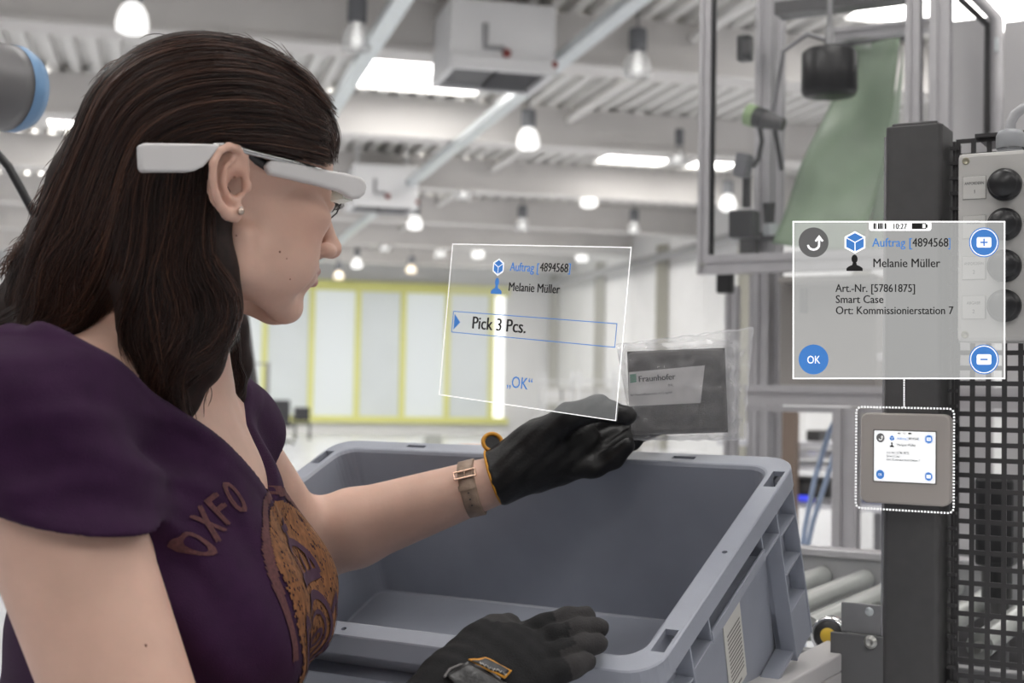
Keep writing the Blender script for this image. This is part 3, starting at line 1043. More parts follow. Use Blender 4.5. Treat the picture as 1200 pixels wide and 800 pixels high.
for v in (520, 545, 588):
    mb = MB(); mb.box(P(950, v, 5.2), (0.62, 0.35, 0.02), SM); mb.build('shelf_board', M_SHELFW, sh)
c = P(926, 540, 5.0)
mb = MB(); mb.box(Vector((c.x, c.y, zat(926, 480, 5) / 2)), (0.05, 0.05, zat(926, 480, 5)), SM); mb.build('post', M_BROWN, sh)
for u in (880, 1030):
    c = P(u, 540, 5.3)
    mb = MB(); mb.box(Vector((c.x, c.y, zat(u, 480, 5.3) / 2)), (0.03, 0.03, zat(u, 480, 5.3)), SM); mb.build('upright', M_GREYMETAL, sh)
for (u, v, w, h, m_, nm_, lab, led) in [
        (948, 570, 0.20, 0.07, M_BLACK, 'network_switch', 'dark network device with blue glow on the shelf right of the crate rim', (953, 582)),
        (955, 532, 0.12, 0.03, M_SHELFW, 'small_device', 'small pale device with a blue light on the middle shelf', (961, 531)),
        (960, 510, 0.05, 0.04, M_DKGREY, 'dark_block', 'small dark block on the upper shelf behind the station', None),
        (897, 505, 0.10, 0.07, M_SHELFW, 'white_case', 'white case on the upper shelf left of the brown post', None),
        (900, 535, 0.09, 0.05, M_ROBOT_B, 'blue_case', 'blue case on the middle shelf left of the brown post', None),
        (1018, 592, 0.22, 0.035, mat('navy_box', (0.03, 0.04, 0.16), 0.5), 'navy_device', 'navy blue flat device below the wall screen', None)]:
    t = empty(nm_, P(u, v, 5.1), lab, 'device')
    mb = MB(); ebox(mb, u, v, 5.1, w, h, 0.16); mb.build('housing', m_, t)
    mb = MB(); mb.box(P(u, v, 5.1) - SY * 0.082, (w * 0.8, 0.006, h * 0.5), SM); mb.build('front_plate', M_DKGREY if m_ is M_BLACK else m_, t)
    if led:
        mb = MB(); mb.box(P(led[0], led[1], 5.1) - SY * 0.086, (w * 0.28, 0.008, h * 0.3), SM); mb.build('led', M_BLUELED, t)
M_HOSE = mat('blue_air_hose', (0.34, 0.42, 0.58), 0.35)
for (pts_, lab) in [([(984, 482, 3.0), (972, 505, 3.05), (955, 560, 3.05), (943, 620, 3.05), (938, 660, 3.05)], 'left one of two pale blue air hoses beside the aluminium post'),
                    ([(988, 482, 2.98), (981, 520, 3.0), (966, 570, 3.0), (953, 610, 3.0), (943, 655, 3.02)], 'right one of two pale blue air hoses beside the aluminium post')]:
    q = [P(*x) for x in pts_]
    q.append(Vector((q[-1].x - 0.01, q[-1].y, 0.005)))
    tag(MB().tube(q, 0.006, 8).build('air_hose', M_HOSE), lab, 'hose', 'blue air hoses')

# ================================================================== picking station
# roller conveyor behind the crate
M_ROLLER = mat('roller_steel', (0.55, 0.57, 0.55), 0.3, metal=0.6, noise=0.08, nscale=12)
M_RAIL = mat('conveyor_rail', (0.36, 0.36, 0.37), 0.45, metal=0.3)
o = on_floor(990, 2.1)
cv = empty('roller_conveyor', o, 'roller conveyor with steel rollers behind the crate at the lower right', 'conveyor')
ra = P(900, 668, 2.25)
mb = MB(); mb.box(ra + SX * 0.20, (0.65, 0.03, 0.065), SM, 0.003); mb.build('side_rail', M_RAIL, cv)
mb = MB(); mb.box(ra + SX * 0.20 + SZ * 0.038, (0.65, 0.045, 0.012), SM, 0.002); mb.build('rail_cap', M_ALU, cv)
zr = P(1000, 700, 1.95).z
for k in range(8):
    e = ra + SX * (0.03 + k * 0.068) - SY * 0.02
    e.z = zr
    MB().cyl(e, e - SY * 0.50, 0.0155, n=24).build('roller', M_ROLLER, cv)
    MB().cyl(e + SY * 0.02, e - SY * 0.52, 0.006, n=10).build('axle', M_SCREW, cv)
rb = ra - SY * 0.545
mb = MB(); mb.box(rb + SX * 0.20 + Vector((0, 0, zr - 0.045 - rb.z)), (0.65, 0.02, 0.05), SM, 0.002); mb.build('side_rail', M_RAIL, cv)
M_BELT = mat('green_belt', (0.05, 0.22, 0.13), 0.4)
g0 = P(930, 722, 1.8)
mb = MB(); mb.box(g0 + SX * 0.07, (0.22, 0.02, 0.006), SM); mb.build('drive_belt', M_BELT, cv)
for dx in (-0.05, 0.5):
    for dy in (0, -0.545):
        q = ra + SX * dx + SY * dy
        mb = MB(); mb.box(Vector((q.x, q.y, (zr - 0.03) / 2)), (0.04, 0.04, zr - 0.03), SM); mb.build('leg', M_ALU, cv)
# yellow-rimmed wheel
wh = empty('guide_wheel', P(974, 732, 1.62), 'small chrome guide wheel with a yellow hub near the bracket', 'wheel')
c = P(972, 744, 1.62)
Mw = rotm(SX, SZ, -SY)
MB().lathe(c, [(0.0, 0.006), (0.0165, 0.006), (0.018, 0.003), (0.018, -0.012), (0, -0.012)], Mw, 28).build('tyre', M_BLACK, wh)
MB().lathe(c, [(0.0, 0.008), (0.008, 0.008), (0.0095, 0.006)], Mw, 28).build('hub', mat('yellow_hub', (0.75, 0.5, 0.05), 0.4), wh)
MB().lathe(c, [(0.018, 0.004), (0.022, 0.004), (0.022, -0.012), (0.018, -0.012)], Mw, 28).build('rim', mat('chrome', (0.8, 0.8, 0.8), 0.12, metal=1.0), wh)

# dark pillar
PC = P(1076, 460, 1.53)
pl = empty('pillar', Vector((PC.x, PC.y, 0)), 'dark grey square pillar carrying the small wall screen', 'pillar')
zt = zat(1080, 143, 1.5)
M = rotm(SX, SY, SZ, (PC.x, PC.y, 0.0))
w2, r = 0.031, 0.006
poly = []
for (cx, cy, a0) in [(w2 - r, -w2 + r, -90), (w2 - r, w2 - r, 0), (-w2 + r, w2 - r, 90), (-w2 + r, -w2 + r, 180)]:
    for k in range(5):
        a = math.radians(a0 + k * 22.5)
        poly.append((cx + r * math.cos(a), cy + r * math.sin(a)))
MB().prism(poly, zt, M).build('post_body', M_DKGREY, pl, bevel=0.0015)
mb = MB(); mb.box(Vector((PC.x, PC.y, 0.01)), (0.14, 0.14, 0.02), SM, 0.003); mb.build('foot_plate', M_DKGREY, pl)
M_EDGE = mat('polished_edge_strip', (0.45, 0.44, 0.46), 0.25, metal=0.7)
mb = MB(); mb.box(PC - SX * 0.0325 + SY * 0.002 + Vector((0, 0, (zt + 0.5) / 2 - PC.z)), (0.003, 0.05, zt - 0.52), SM); mb.build('edge_strip', M_EDGE, pl)
mb = MB(); mb.box(Vector((PC.x, PC.y, zt + 0.002)), (0.05, 0.05, 0.004), SM, 0.0015); mb.build('top_cap', M_DKGREY, pl)
MB().ball(Vector((PC.x, PC.y, zt + 0.002)) + SX * 0.018 - SY * 0.02, 0.003, 8).build('rivet', M_SCREW, pl)

# perforated sheet beside the pillar: one lattice plate
pg = empty('perforated_panel', Vector((PC.x, PC.y, 0)) + SX * 0.12, 'black perforated metal panel with square holes right of the pillar', 'panel')
org = PC + SX * 0.042 + SY * 0.0
org.z = 0.62
pit, hole, ncol, nrow = 0.0168, 0.0115, 11, 64
nrow = int((zat(1150, 146, 1.5) - org.z) / pit)
gx = []
for k in range(ncol):
    gx += [k * pit + (pit - hole) / 2, k * pit + (pit + hole) / 2]
gx = [-0.002] + gx + [ncol * pit + 0.002]
gz = []
for k in range(nrow):
    gz += [k * pit + (pit - hole) / 2, k * pit + (pit + hole) / 2]
gz = [-0.002] + gz + [nrow * pit + 0.002]
vs_ = [org + SX * x + SZ * z for z in gz for x in gx]
n = len(gx)
fs = []
for j in range(len(gz) - 1):
    for i in range(n - 1):
        if i % 2 == 1 and j % 2 == 1:
            continue
        fs.append((j * n + i, j * n + i + 1, (j + 1) * n + i + 1, (j + 1) * n + i))
M_PERF = mat('black_coated_sheet', (0.05, 0.048, 0.05), 0.45, metal=0.2)
ob = MB().add(vs_, fs).build('perforated_sheet', M_PERF, pg)
md = ob.modifiers.new('s', 'SOLIDIFY'); md.thickness = 0.002; md.offset = 0
# folded edge with tabs next to the pillar
mb = MB(); mb.box(org + SX * -0.004 + SY * 0.014 + SZ * (nrow * pit / 2), (0.003, 0.03, nrow * pit), SM); mb.build('folded_edge', M_PERF, pg)
for k in range(nrow):
    mb = MB(); mb.box(org + SX * -0.003 + SY * -0.005 + SZ * ((k + 0.5) * pit), (0.009, 0.006, 0.0035), SM); mb.build('edge_tab', M_PERF, pg)
zz = org.z + nrow * pit
mb = MB(); mb.box(Vector((org.x, org.y, zz + 0.003)) + SX * 0.07 + SY * 0.03, (0.10, 0.08, 0.004), SM); mb.build('top_fold', M_PERF, pg)
for k in (0, 1):
    q = org + SX * (0.003 + k * 0.18)
    mb = MB(); mb.box(Vector((q.x, q.y + 0.012, 0.33)), (0.02, 0.02, 0.66), SM); mb.build('support_leg', M_PERF, pg)
# dark motor housing behind the panel
mh = empty('motor_housing', P(1160, 640, 1.75), 'black motor housing visible behind the perforated panel', 'motor')
MB().box(P(1168, 610, 1.85), (0.05, 0.05, 0.12), SM, 0.006).build('housing', M_BLACK, mh)
MB().cyl(P(1168, 660, 1.85), P(1168, 700, 1.85), 0.02, n=16).build('shaft', M_BLACK, mh)
MB().cyl(P(1168, 700, 1.85), Vector((P(1168, 700, 1.85).x, P(1168, 700, 1.85).y, 0.0)), 0.016, n=12).build('stand', M_DKGREY, mh)

# push-button box
M_CBOX = mat('light_grey_enclosure', (0.50, 0.49, 0.475), 0.5, noise=0.02, nscale=40)
CBL = P(1122, 290, 1.40)
cw, chh, cdp = 0.095, 0.193, 0.05
cc = CBL + SX * (cw / 2) + SY * (cdp / 2)
cb = empty('button_box', cc, 'light grey push-button box with four black buttons at the right edge', 'control box')
MB().box(cc, (cw, cdp, chh), SM, 0.004).build('enclosure', M_CBOX, cb)
mb = MB(); mb.box(cc - SY * (cdp / 2 - 0.010), (cw + 0.0008, 0.0012, chh + 0.0008), SM); mb.build('lid_seam', mat('seam_grey', (0.25, 0.25, 0.25), 0.6), cb)
mb = MB(); mb.box(cc + SY * 0.045 + SX * 0.0, (0.06, 0.05, 0.12), SM); mb.build('mounting_block', M_DKGREY, cb)
M_BTN = mat('black_button', (0.012, 0.012, 0.014), 0.32)
M_LABELG = mat('label_grey', (0.56, 0.55, 0.53), 0.5)
M_INK = mat('printed_ink', (0.03, 0.03, 0.035), 0.6)
M_LABELE = mat('label_border', (0.30, 0.30, 0.29), 0.6)
face = cc - SY * (cdp / 2)
Mface = rotm(SX, SZ, -SY, face)
for k, (v, l1, l2) in enumerate([(215, 'ANFORDERN', '1'), (262, 'ABGABE', '1'), (311, 'ANFORDERN', '2'), (358, 'ABGABE', '2')]):
    q = CBL + SX * 0.0465
    zz = zat(1177, v, 1.37)
    q.z = zz
    q = q - SY * 0.0
    Mb = rotm(SX, SZ, -SY, q)
    MB().lathe(q, [(0.0165, 0.0), (0.0165, 0.006), (0.0155, 0.008), (0.0140, 0.008), (0.0138, 0.014), (0.012, 0.016), (0, 0.0165)], Mb, 36).build('push_button', M_BTN, cb)
    lc = CBL + SX * 0.0165
    lc.z = zz - 0.001
    mb = MB(); mb.box(lc - SY * 0.0003, (0.0235, 0.0012, 0.024), SM, 0.0004)
    lb = mb.build('button_label', M_LABELE, cb)
    mb = MB(); mb.box(lc - SY * 0.0006, (0.0225, 0.0013, 0.023), SM, 0.0004); mb.build('label_plate', M_LABELG, lb)
    put_text('label_text', l1, 0.0042, rotm(SX, SZ, -SY, lc - SY * 0.0015 + SZ * 0.003), M_INK, lb, width=0.019 if len(l1) > 7 else 0.0135, align='CENTER')
    put_text('label_text', l2, 0.0055, rotm(SX, SZ, -SY, lc - SY * 0.0015 - SZ * 0.006), M_INK, lb, align='CENTER')
for (dx, dz) in [(0.008, chh / 2 - 0.008), (0.008, -chh / 2 + 0.007), (cw - 0.008, chh / 2 - 0.008), (cw - 0.008, -chh / 2 + 0.007)]:
    q = CBL + SX * dx
    q.z = cc.z + dz
    sc = MB().lathe(q, [(0.0038, 0), (0.0038, 0.0008), (0.0026, 0.0010), (0.0024, 0.0004), (0, 0.0004)], rotm(SX, SZ, -SY), 20).build('screw', mat('brass_screw', (0.33, 0.31, 0.24), 0.35, metal=0.7), cb)
# cable gland and conduit on top
g = P(1180, 172, 1.40) + SY * 0.02
g.z = cc.z + chh / 2
M_GLAND = mat('gland_grey', (0.30, 0.31, 0.33), 0.35)
gl = MB().lathe(g, [(0, 0), (0.016, 0), (0.016, 0.005), (0.0135, 0.006), (0.0135, 0.009)], None, 6, False).build('cable_gland', M_GLAND, cb)
MB().lathe(g, [(0.0140, 0.009), (0.0145, 0.011), (0.0145, 0.022), (0.012, 0.027), (0.007, 0.029), (0, 0.029)], None, 24).build('gland_cap', M_GLAND, gl)
pts = [g + Vector((0, 0, 0.027)), g + Vector((0, 0, 0.036)), g + SX * 0.004 + Vector((0, 0, 0.044)), g + SX * 0.012 + Vector((0, 0, 0.050)), g + SX * 0.024 + Vector((0, 0, 0.053)), g + SX * 0.06 + Vector((0, 0, 0.054))]
MB().tube(pts, 0.0052, 14).build('conduit', mat('conduit_grey', (0.45, 0.45, 0.47), 0.25), gl)

# bracket left of the pillar, bolts, pale rail
bk = empty('mounting_bracket', P(1015, 760, 1.47), 'grey steel bracket with bolt fixed to the pillar at the lower right', 'bracket')
zA, zB = zat(1015, 712, 1.5), zat(1015, 748, 1.5)
q = PC - SX * 0.055 - SY * 0.02
mb = MB(); mb.box(Vector((q.x, q.y, (zA + zB) / 2)), (0.048, 0.004, zA - zB), SM, 0.001); mb.build('upper_plate', M_GREYMETAL, bk)
mb = MB(); mb.box(Vector((q.x, q.y, zB - 0.10)) - SX * 0.004 - SY * 0.006, (0.060, 0.006, 0.20), SM, 0.001); mb.build('lower_plate', mat('bracket_dark', (0.16, 0.16, 0.165), 0.4, metal=0.4), bk)
hc = P(1026, 726, 1.47)
h0 = Vector((q.x, q.y, hc.z)) + SX * 0.008 - SY * 0.0022
MB().lathe(h0, [(0, 0.0004), (0.0048, 0.0004), (0.005, 0)], rotm(SX, SZ, -SY), 20).build('plug', M_ZINC, bk)
h1 = Vector((q.x, q.y, zat(1033, 763, 1.46))) + SX * 0.012 - SY * 0.010
MB().lathe(h1, [(0.0075, 0), (0.0075, 0.0015), (0.0055, 0.0018), (0.0052, 0.005), (0.003, 0.0055), (0.0028, 0.003), (0, 0.003)], rotm(SX, SZ, -SY), 20).build('bolt', M_SCREW, bk)
rl = empty('pale_rail', P(950, 780, 1.5), 'pale grey plastic rail end between the crate and the bracket', 'rail')
q = P(972, 752, 1.66) + SX * 0.03 + SY * 0.1
M_PALE = mat('pale_plastic', (0.50, 0.485, 0.49), 0.5)
Mr = SM
mb = MB(); mb.box(q + SY * -0.20 - SZ * 0.0, (0.040, 0.48, 0.02), SM, 0.002); mb.build('rail_top', M_PALE, rl)
mb = MB(); mb.box(q + SY * -0.20 - SZ * 0.06 + SX * 0.016, (0.008, 0.47, 0.10), SM, 0.002); mb.build('rail_side', M_PALE, rl)
mb = MB(); mb.box(Vector((q.x, q.y, (q.z - 0.01) / 2)) - SY * 0.10, (0.03, 0.03, q.z - 0.01), SM); mb.build('rail_leg', M_ALU, rl)

# small wall screen on the pillar
TC = PC - SY * (0.031 + 0.009) - SX * 0.003
TC.z = zat(1062, 539, 1.46)
M_BEZ = mat('taupe_bezel', (0.42, 0.385, 0.36), 0.4)
M_SCREENW = mat('lit_white_screen', (0.8, 0.8, 0.8), 0.3, emit=(0.96, 0.98, 1.0), estr=0.62)
M_UI_BLUE = mat('ui_blue', (0.05, 0.20, 0.55), 0.4, emit=(0.055, 0.20, 0.56), estr=0.50)
M_UI_GREY = mat('ui_grey', (0.11, 0.11, 0.11), 0.4, emit=(0.12, 0.12, 0.12), estr=0.5)
M_UI_BLACK = mat('ui_black', (0.004, 0.004, 0.004), 0.6)
M_UI_WHITE = mat('ui_white', (0.9, 0.9, 0.9), 0.4, emit=(1, 1, 1), estr=0.75)
ts = empty('wall_terminal', TC, 'small square wall terminal with taupe bezel and lit screen on the pillar', 'terminal')


def rr_poly(w, h, r, n=6):
    out = []
    for (cx, cy, a0) in [(w / 2 - r, -h / 2 + r, -90), (w / 2 - r, h / 2 - r, 0), (-w / 2 + r, h / 2 - r, 90), (-w / 2 + r, -h / 2 + r, 180)]:
        for k in range(n + 1):
            a = math.radians(a0 + 90 * k / n)
            out.append((cx + r * math.cos(a), cy + r * math.sin(a)))
    return out


MT = rotm(SX, SZ, -SY, TC)
bz = 0.097
bez = MB().prism(rr_poly(bz, 0.099, 0.009), 0.016, MT @ Matrix.Translation((0, 0, -0.009))).build('bezel', M_BEZ, ts, bevel=0.002)
scw, sch = 0.066, 0.055
MB().prism(rr_poly(scw + 0.003, sch + 0.003, 0.001), 0.0006, MT @ Matrix.Translation((0, 0.0025, 0.0069))).build('screen_border', mat('screen_border', (0.2, 0.19, 0.18), 0.5), ts)
scr = MB().prism(rr_poly(scw, sch, 0.0008), 0.0006, MT @ Matrix.Translation((0, 0.0025, 0.0072))).build('screen', M_SCREENW, ts)


def disc(mb, M, x, y, r, z=0, n=36, r0=0.0):
    vs_ = [M @ Vector((x + r * math.cos(2 * math.pi * k / n), y + r * math.sin(2 * math.pi * k / n), z)) for k in range(n)]
    if r0 <= 0:
        mb.add(vs_, [tuple(range(n))])
    else:
        v2 = [M @ Vector((x + r0 * math.cos(2 * math.pi * k / n), y + r0 * math.sin(2 * math.pi * k / n), z)) for k in range(n)]
        mb.add(vs_ + v2, [(k, (k + 1) % n, n + (k + 1) % n, n + k) for k in range(n)])
    return mb


def rect(mb, M, x0, y0, x1, y1, z=0):
    return mb.add([M @ Vector(p) for p in ((x0, y0, z), (x1, y0, z), (x1, y1, z), (x0, y1, z))], [(0, 1, 2, 3)])


def polyg(mb, M, pts, z=0):
    return mb.add([M @ Vector((x, y, z)) for x, y in pts], [tuple(range(len(pts)))])


def person_icon(M, x, y, s, material, parent, z=0):
    mb = MB()
    sh_ = [(-0.5, -0.5), (0.5, -0.5), (0.5, -0.33), (0.36, -0.22), (0.14, -0.12), (0.12, 0.0), (-0.12, 0.0), (-0.14, -0.12), (-0.36, -0.22), (-0.5, -0.33)]
    polyg(mb, M, [(x + a * s, y + b * s) for a, b in sh_], z)
    polyg(mb, M, [(x + 0.19 * s * math.cos(t), y + 0.24 * s + 0.27 * s * math.sin(t)) for t in [2 * math.pi * k / 24 for k in range(24)]], z + 0.00002)
    return mb.build('person_icon', material, parent)


def cube_icon(M, x, y, s, m_face, m_line, parent, z=0):
    hx = [(x + s * 0.5 * math.cos(math.radians(a)), y + s * 0.46 * math.sin(math.radians(a))) for a in (30, 90, 150, 210, 270, 330)]
    hx2 = [(x + s * 0.56 * math.cos(math.radians(a)), y + s * 0.52 * math.sin(math.radians(a))) for a in (30, 90, 150, 210, 270, 330)]
    mb = MB()
    polyg(mb, M, hx2, z)
    ic = mb.build('cube_icon', m_line, parent)
    g = 0.9
    for idx in ((0, 1, 2), (2, 3, 4), (4, 5, 0)):
        q = [hx[i] for i in idx] + [(x, y)]
        cx, cy = sum(a for a, b in q) / 4, sum(b for a, b in q) / 4
        mb = MB()
        polyg(mb, M, [(cx + (a - cx) * g, cy + (b - cy) * g) for a, b in q], z + 0.0001)
        mb.build('cube_face', m_face, ic)
    return ic


def ui_card(M, S, parent, zoff, full=True):
    """order screen laid out in the pixels of the floating panel (248 x 184); S = metres per pixel, origin at centre"""
    def X(px):
        return (px - 1053) * S

    def Y(py):
        return -(py - 351.5) * S
    z = zoff
    b = MB(); disc(b, M, X(953), Y(284), 17.5 * S, z); gbtn = b.build('back_button', M_UI_GREY, parent)
    b = MB()
    # curved return arrow
    pts = [(953 + 9.5 * math.cos(t) - 2, 284 + 9.5 * math.sin(t) - 0) for t in np.linspace(math.radians(190), math.radians(0), 14)]
    arc = [(946.5 + (1 - math.cos(t)) * 6.5, 287 + 5.5 * math.sin(t)) for t in np.linspace(0, math.pi, 14)] + [(959.5, 279)]
    for i in range(len(arc) - 1):
        (x0, y0), (x1, y1) = arc[i], arc[i + 1]
        d = Vector((x1 - x0, y1 - y0)); nrm = Vector((-d.y, d.x)).normalized() * 1.2
        polyg(b, M, [(X(x0 + nrm.x), Y(y0 + nrm.y)), (X(x1 + nrm.x), Y(y1 + nrm.y)), (X(x1 - nrm.x), Y(y1 - nrm.y)), (X(x0 - nrm.x), Y(y0 - nrm.y))], z + 0.0001)
    polyg(b, M, [(X(954.5), Y(282)), (X(959.5), Y(275.5)), (X(964.5), Y(282)), (X(963), Y(283.5)), (X(959.5), Y(279.5)), (X(956), Y(283.5))], z + 0.00012)
    b.build('return_arrow', M_UI_WHITE, gbtn)
    b = MB(); disc(b, M, X(953), Y(421), 17.5 * S, z); okb = b.build('ok_button', M_UI_BLUE, parent)
    put_text('button_text', 'OK', 13 * S, M @ Matrix.Translation((X(953), Y(425.7), z + 0.0001)), M_UI_WHITE, okb, width=15.5 * S, align='CENTER')
    for (py, nm_, plus) in ((284, 'plus_button', True), (421, 'minus_button', False)):
        b = MB(); disc(b, M, X(1152.5), Y(py), 17.5 * S, z); bt = b.build(nm_, M_UI_BLUE, parent)
        b = MB(); disc(b, M, X(1152.5), Y(py), 16.2 * S, z + 0.0001, 36, 15.2 * S); b.build('button_ring', M_UI_WHITE, bt)
        b = MB(); b.add([M @ Vector((X(1152.5) + x * S, Y(py) + y * S, z + 0.0001)) for x, y in rr_poly(17, 12, 2.2)], [tuple(range(28))]); b.build('symbol_plate', M_UI_WHITE, bt)
        b = MB(); rect(b, M, X(1148), Y(py + 0.9), X(1157), Y(py - 0.9), z + 0.0002)
        if plus:
            rect(b, M, X(1151.6), Y(py + 4.5), X(1153.4), Y(py - 4.5), z + 0.0002)
        b.build('symbol', M_UI_BLUE, bt)
    cube_icon(M, X(1001.5), Y(284), 25 * S, M_UI_BLUE, M_UI_WHITE, parent, z)
    put_text('order_text', 'Auftrag [', 14.5 * S, M @ Matrix.Translation((X(1021.5), Y(289), z)), M_UI_BLUE, parent, width=46.5 * S, bold=0.35 * S)
    put_text('order_number', '4894568', 14.5 * S, M @ Matrix.Translation((X(1068.5), Y(289), z)), M_UI_BLACK, parent, width=42 * S, bold=0.35 * S)
    put_text('order_text', ']', 14.5 * S, M @ Matrix.Translation((X(1110.5), Y(289), z)), M_UI_BLUE, parent, width=2.6 * S)
    person_icon(M, X(1001), Y(308), 19 * S, M_UI_BLACK, parent, z)
    put_text('name_text', 'Melanie Müller', 14.5 * S, M @ Matrix.Translation((X(1022), Y(313), z)), M_UI_BLACK, parent, width=79 * S, bold=0.35 * S)
    for (py, s_, wd) in ((342, 'Art.-Nr. [57861875]', 93), (355, 'Smart Case', 56), (368, 'Ort: Kommissionierstation 7', 138)):
        put_text('detail_text', s_, 13.2 * S, M @ Matrix.Translation((X(978.5), Y(py), z)), M_UI_BLACK, parent, width=wd * S, bold=0.35 * S)
    b = MB(); b.add([M @ Vector((X(1054.5) + x * S, Y(265) + y * S, z)) for x, y in rr_poly(73, 11, 3)], [tuple(range(28))]); sb = b.build('status_bar', M_UI_WHITE, parent)
    put_text('clock_text', '10:27', 9.5 * S, M @ Matrix.Translation((X(1045), Y(268.4), z + 0.0001)), M_UI_BLACK, sb, width=17 * S, bold=0.5 * S)
    b = MB(); rect(b, M, X(1068), Y(268.5), X(1085), Y(261.5), z + 0.0001); rect(b, M, X(1085), Y(267), X(1086.5), Y(263), z + 0.0001); bt = b.build('battery_icon', M_UI_BLACK, sb)
    b = MB(); rect(b, M, X(1080.5), Y(267.3), X(1083.8), Y(262.7), z + 0.0002); b.build('battery_gap', M_UI_WHITE, bt)
    b = MB()
    for k, w_ in enumerate((2.2, 1, 2.2, 2.2, 1, 2.2)):
        rect(b, M, X(1023 + k * 2.6), Y(268.5), X(1023 + k * 2.6 + w_), Y(261.5), z + 0.0001)
    b.build('signal_icon', M_UI_BLACK, sb)


ui_card(MT @ Matrix.Translation((0, 0.0025, 0.0079)) @ Matrix.Diagonal((1, 1.12, 1, 1)), scw / 252.0, scr, 0.0)

# floating see-through order panel in front of the pillar, enlarged from the wall terminal
YP = 1.30
S_ = YP / FPX
MP = rotm(_R, _U, -_F, P(1053, 351.5, YP))
op = empty('order_panel', P(1053, 443, YP), 'upright see-through order panel with blue round buttons floating before the pillar', 'display panel')
M_FILM_R = holo('order_panel_film', (0.80, 0.80, 0.785), 0.26, 0.98)
MB().box(P(1053, 351.5, YP), (248 * S_, 0.0015, 183 * S_), rotm(_R, _F, _U)).build('pane', M_FILM_R, op)
M_LINE = mat('panel_outline_white', (0.9, 0.9, 0.9), 0.4, emit=(1, 1, 1), estr=0.85)
b = MB()
for (x0, y0, x1, y1) in [(-124.5, 91, 124.5, 92.5), (-124.5, -92.5, 124.5, -91), (-124.5, -92, -123, 92), (123, -92, 124.5, 92)]:
    rect(b, MP, x0 * S_, y0 * S_, x1 * S_, y1 * S_, 0.0012)
b.build('outline', M_LINE, op)
ui_card(MP, S_, op, 0.0014)
# dotted leader line and dotted frame round the terminal
MQ = rotm(SX, SZ, -SY, TC)
b = MB()
fw, fh, fr_ = 0.1055, 0.1115, 0.006
loop = rr_poly(fw, fh, fr_, 5)
per_ = sum((Vector(loop[i]) - Vector(loop[(i + 1) % len(loop)])).length for i in range(len(loop)))
nd = int(per_ / 0.0034)


def along(poly_, s):
    for i in range(len(poly_)):
        a_, c_ = Vector(poly_[i]), Vector(poly_[(i + 1) % len(poly_)])
        L = (c_ - a_).length
        if s <= L:
            return a_.lerp(c_, s / max(L, 1e-9))
        s -= L
    return Vector(poly_[0])


for k in range(nd):
    q = along(loop, per_ * k / nd)
    b.box(MQ @ Vector((q.x, q.y, 0.009)), (0.0018, 0.0006, 0.0018), SM)
b.build('dotted_frame', M_LINE, op)
b = MB()
top = MQ @ Vector((0, fh / 2, 0.009))
top = top + SX * ((1059.5 - UV(top)[0]) / 1130)
bot = P(1059.5, 444, YP)
for k in range(13):
    q = top.lerp(bot, (k + 0.5) / 13)
    b.box(q, (0.0013, 0.0006, 0.0014), SM)
b.build('dotted_leader', M_LINE, op)

# tilted see-through pick panel
AS, PH = 1.6, 0.1615
sc_ = PH / 0.17
Tc = Vector((0.018, -0.016, 1.43)) * sc_
cw2 = lambda v: _R * v[0] - _U * v[1] + _F * v[2]
ax_, ay_ = Vector(cw2((0.673, 0.065, -0.737))).normalized(), -Vector(cw2((-0.09, 0.996, 0.007)))
ay_ = (ay_ - ax_ * ay_.dot(ax_)).normalized()
an_ = ax_.cross(ay_)
ctr = CAM + cw2(Tc)
MPK = rotm(ax_, ay_, an_, ctr)
pp = empty('pick_panel', ctr - ay_ * PH / 2, 'tilted see-through pick panel floating before the outstretched gloved hand', 'display panel')
PW = PH * AS
M_FILM_L = holo('pick_panel_film', (0.9, 0.91, 0.90), 0.085, 0.9)
MB().box(ctr, (PW, PH, 0.0012), rotm(ax_, ay_, an_)).build('pane', M_FILM_L, pp)


def pk(u, v):
    """panel coordinates of a pixel lying on the pick panel"""
    d = (_F + (u - 600) / FPX * _R - (v - 400) / FPX * _U)
    t = (ctr - CAM).dot(an_) / d.dot(an_)
    q = MPK.inverted() @ (CAM + d * t)
    return q.x, q.y


lw = 0.0008
b = MB()
for (x0, y0, x1, y1) in [(-PW / 2, PH / 2 - lw, PW / 2, PH / 2), (-PW / 2, -PH / 2, PW / 2, -PH / 2 + lw), (-PW / 2, -PH / 2, -PW / 2 + lw * 1.3, PH / 2), (PW / 2 - lw * 1.2, -PH / 2, PW / 2, PH / 2)]:
    rect(b, MPK, x0, y0, x1, y1, 0.0010)
b.build('outline', M_LINE, pp)
zk = 0.0011
pk_rect = [pk(532, 364), pk(724, 379), pk(722, 409), pk(530, 388)]
x0 = (pk_rect[0][0] + pk_rect[3][0]) / 2
x1 = (pk_rect[1][0] + pk_rect[2][0]) / 2
yt = (pk_rect[0][1] + pk_rect[1][1]) / 2
yb = (pk_rect[2][1] + pk_rect[3][1]) / 2
b = MB()
for (a0, b0, a1, b1) in [(x0, yt - lw, x1, yt), (x0, yb, x1, yb + lw), (x0, yb, x0 + lw * 1.4, yt), (x1 - lw * 1.2, yb, x1, yt)]:
    rect(b, MPK, a0, b0, a1, b1, zk)
b.build('entry_frame', M_UI_BLUE, pp)
b = MB(); polyg(b, MPK, [(x0 + 0.003, yb + 0.003), (x0 + 0.013, (yb + yt) / 2), (x0 + 0.003, yt - 0.003)], zk); b.build('arrow', M_UI_BLUE, pp)


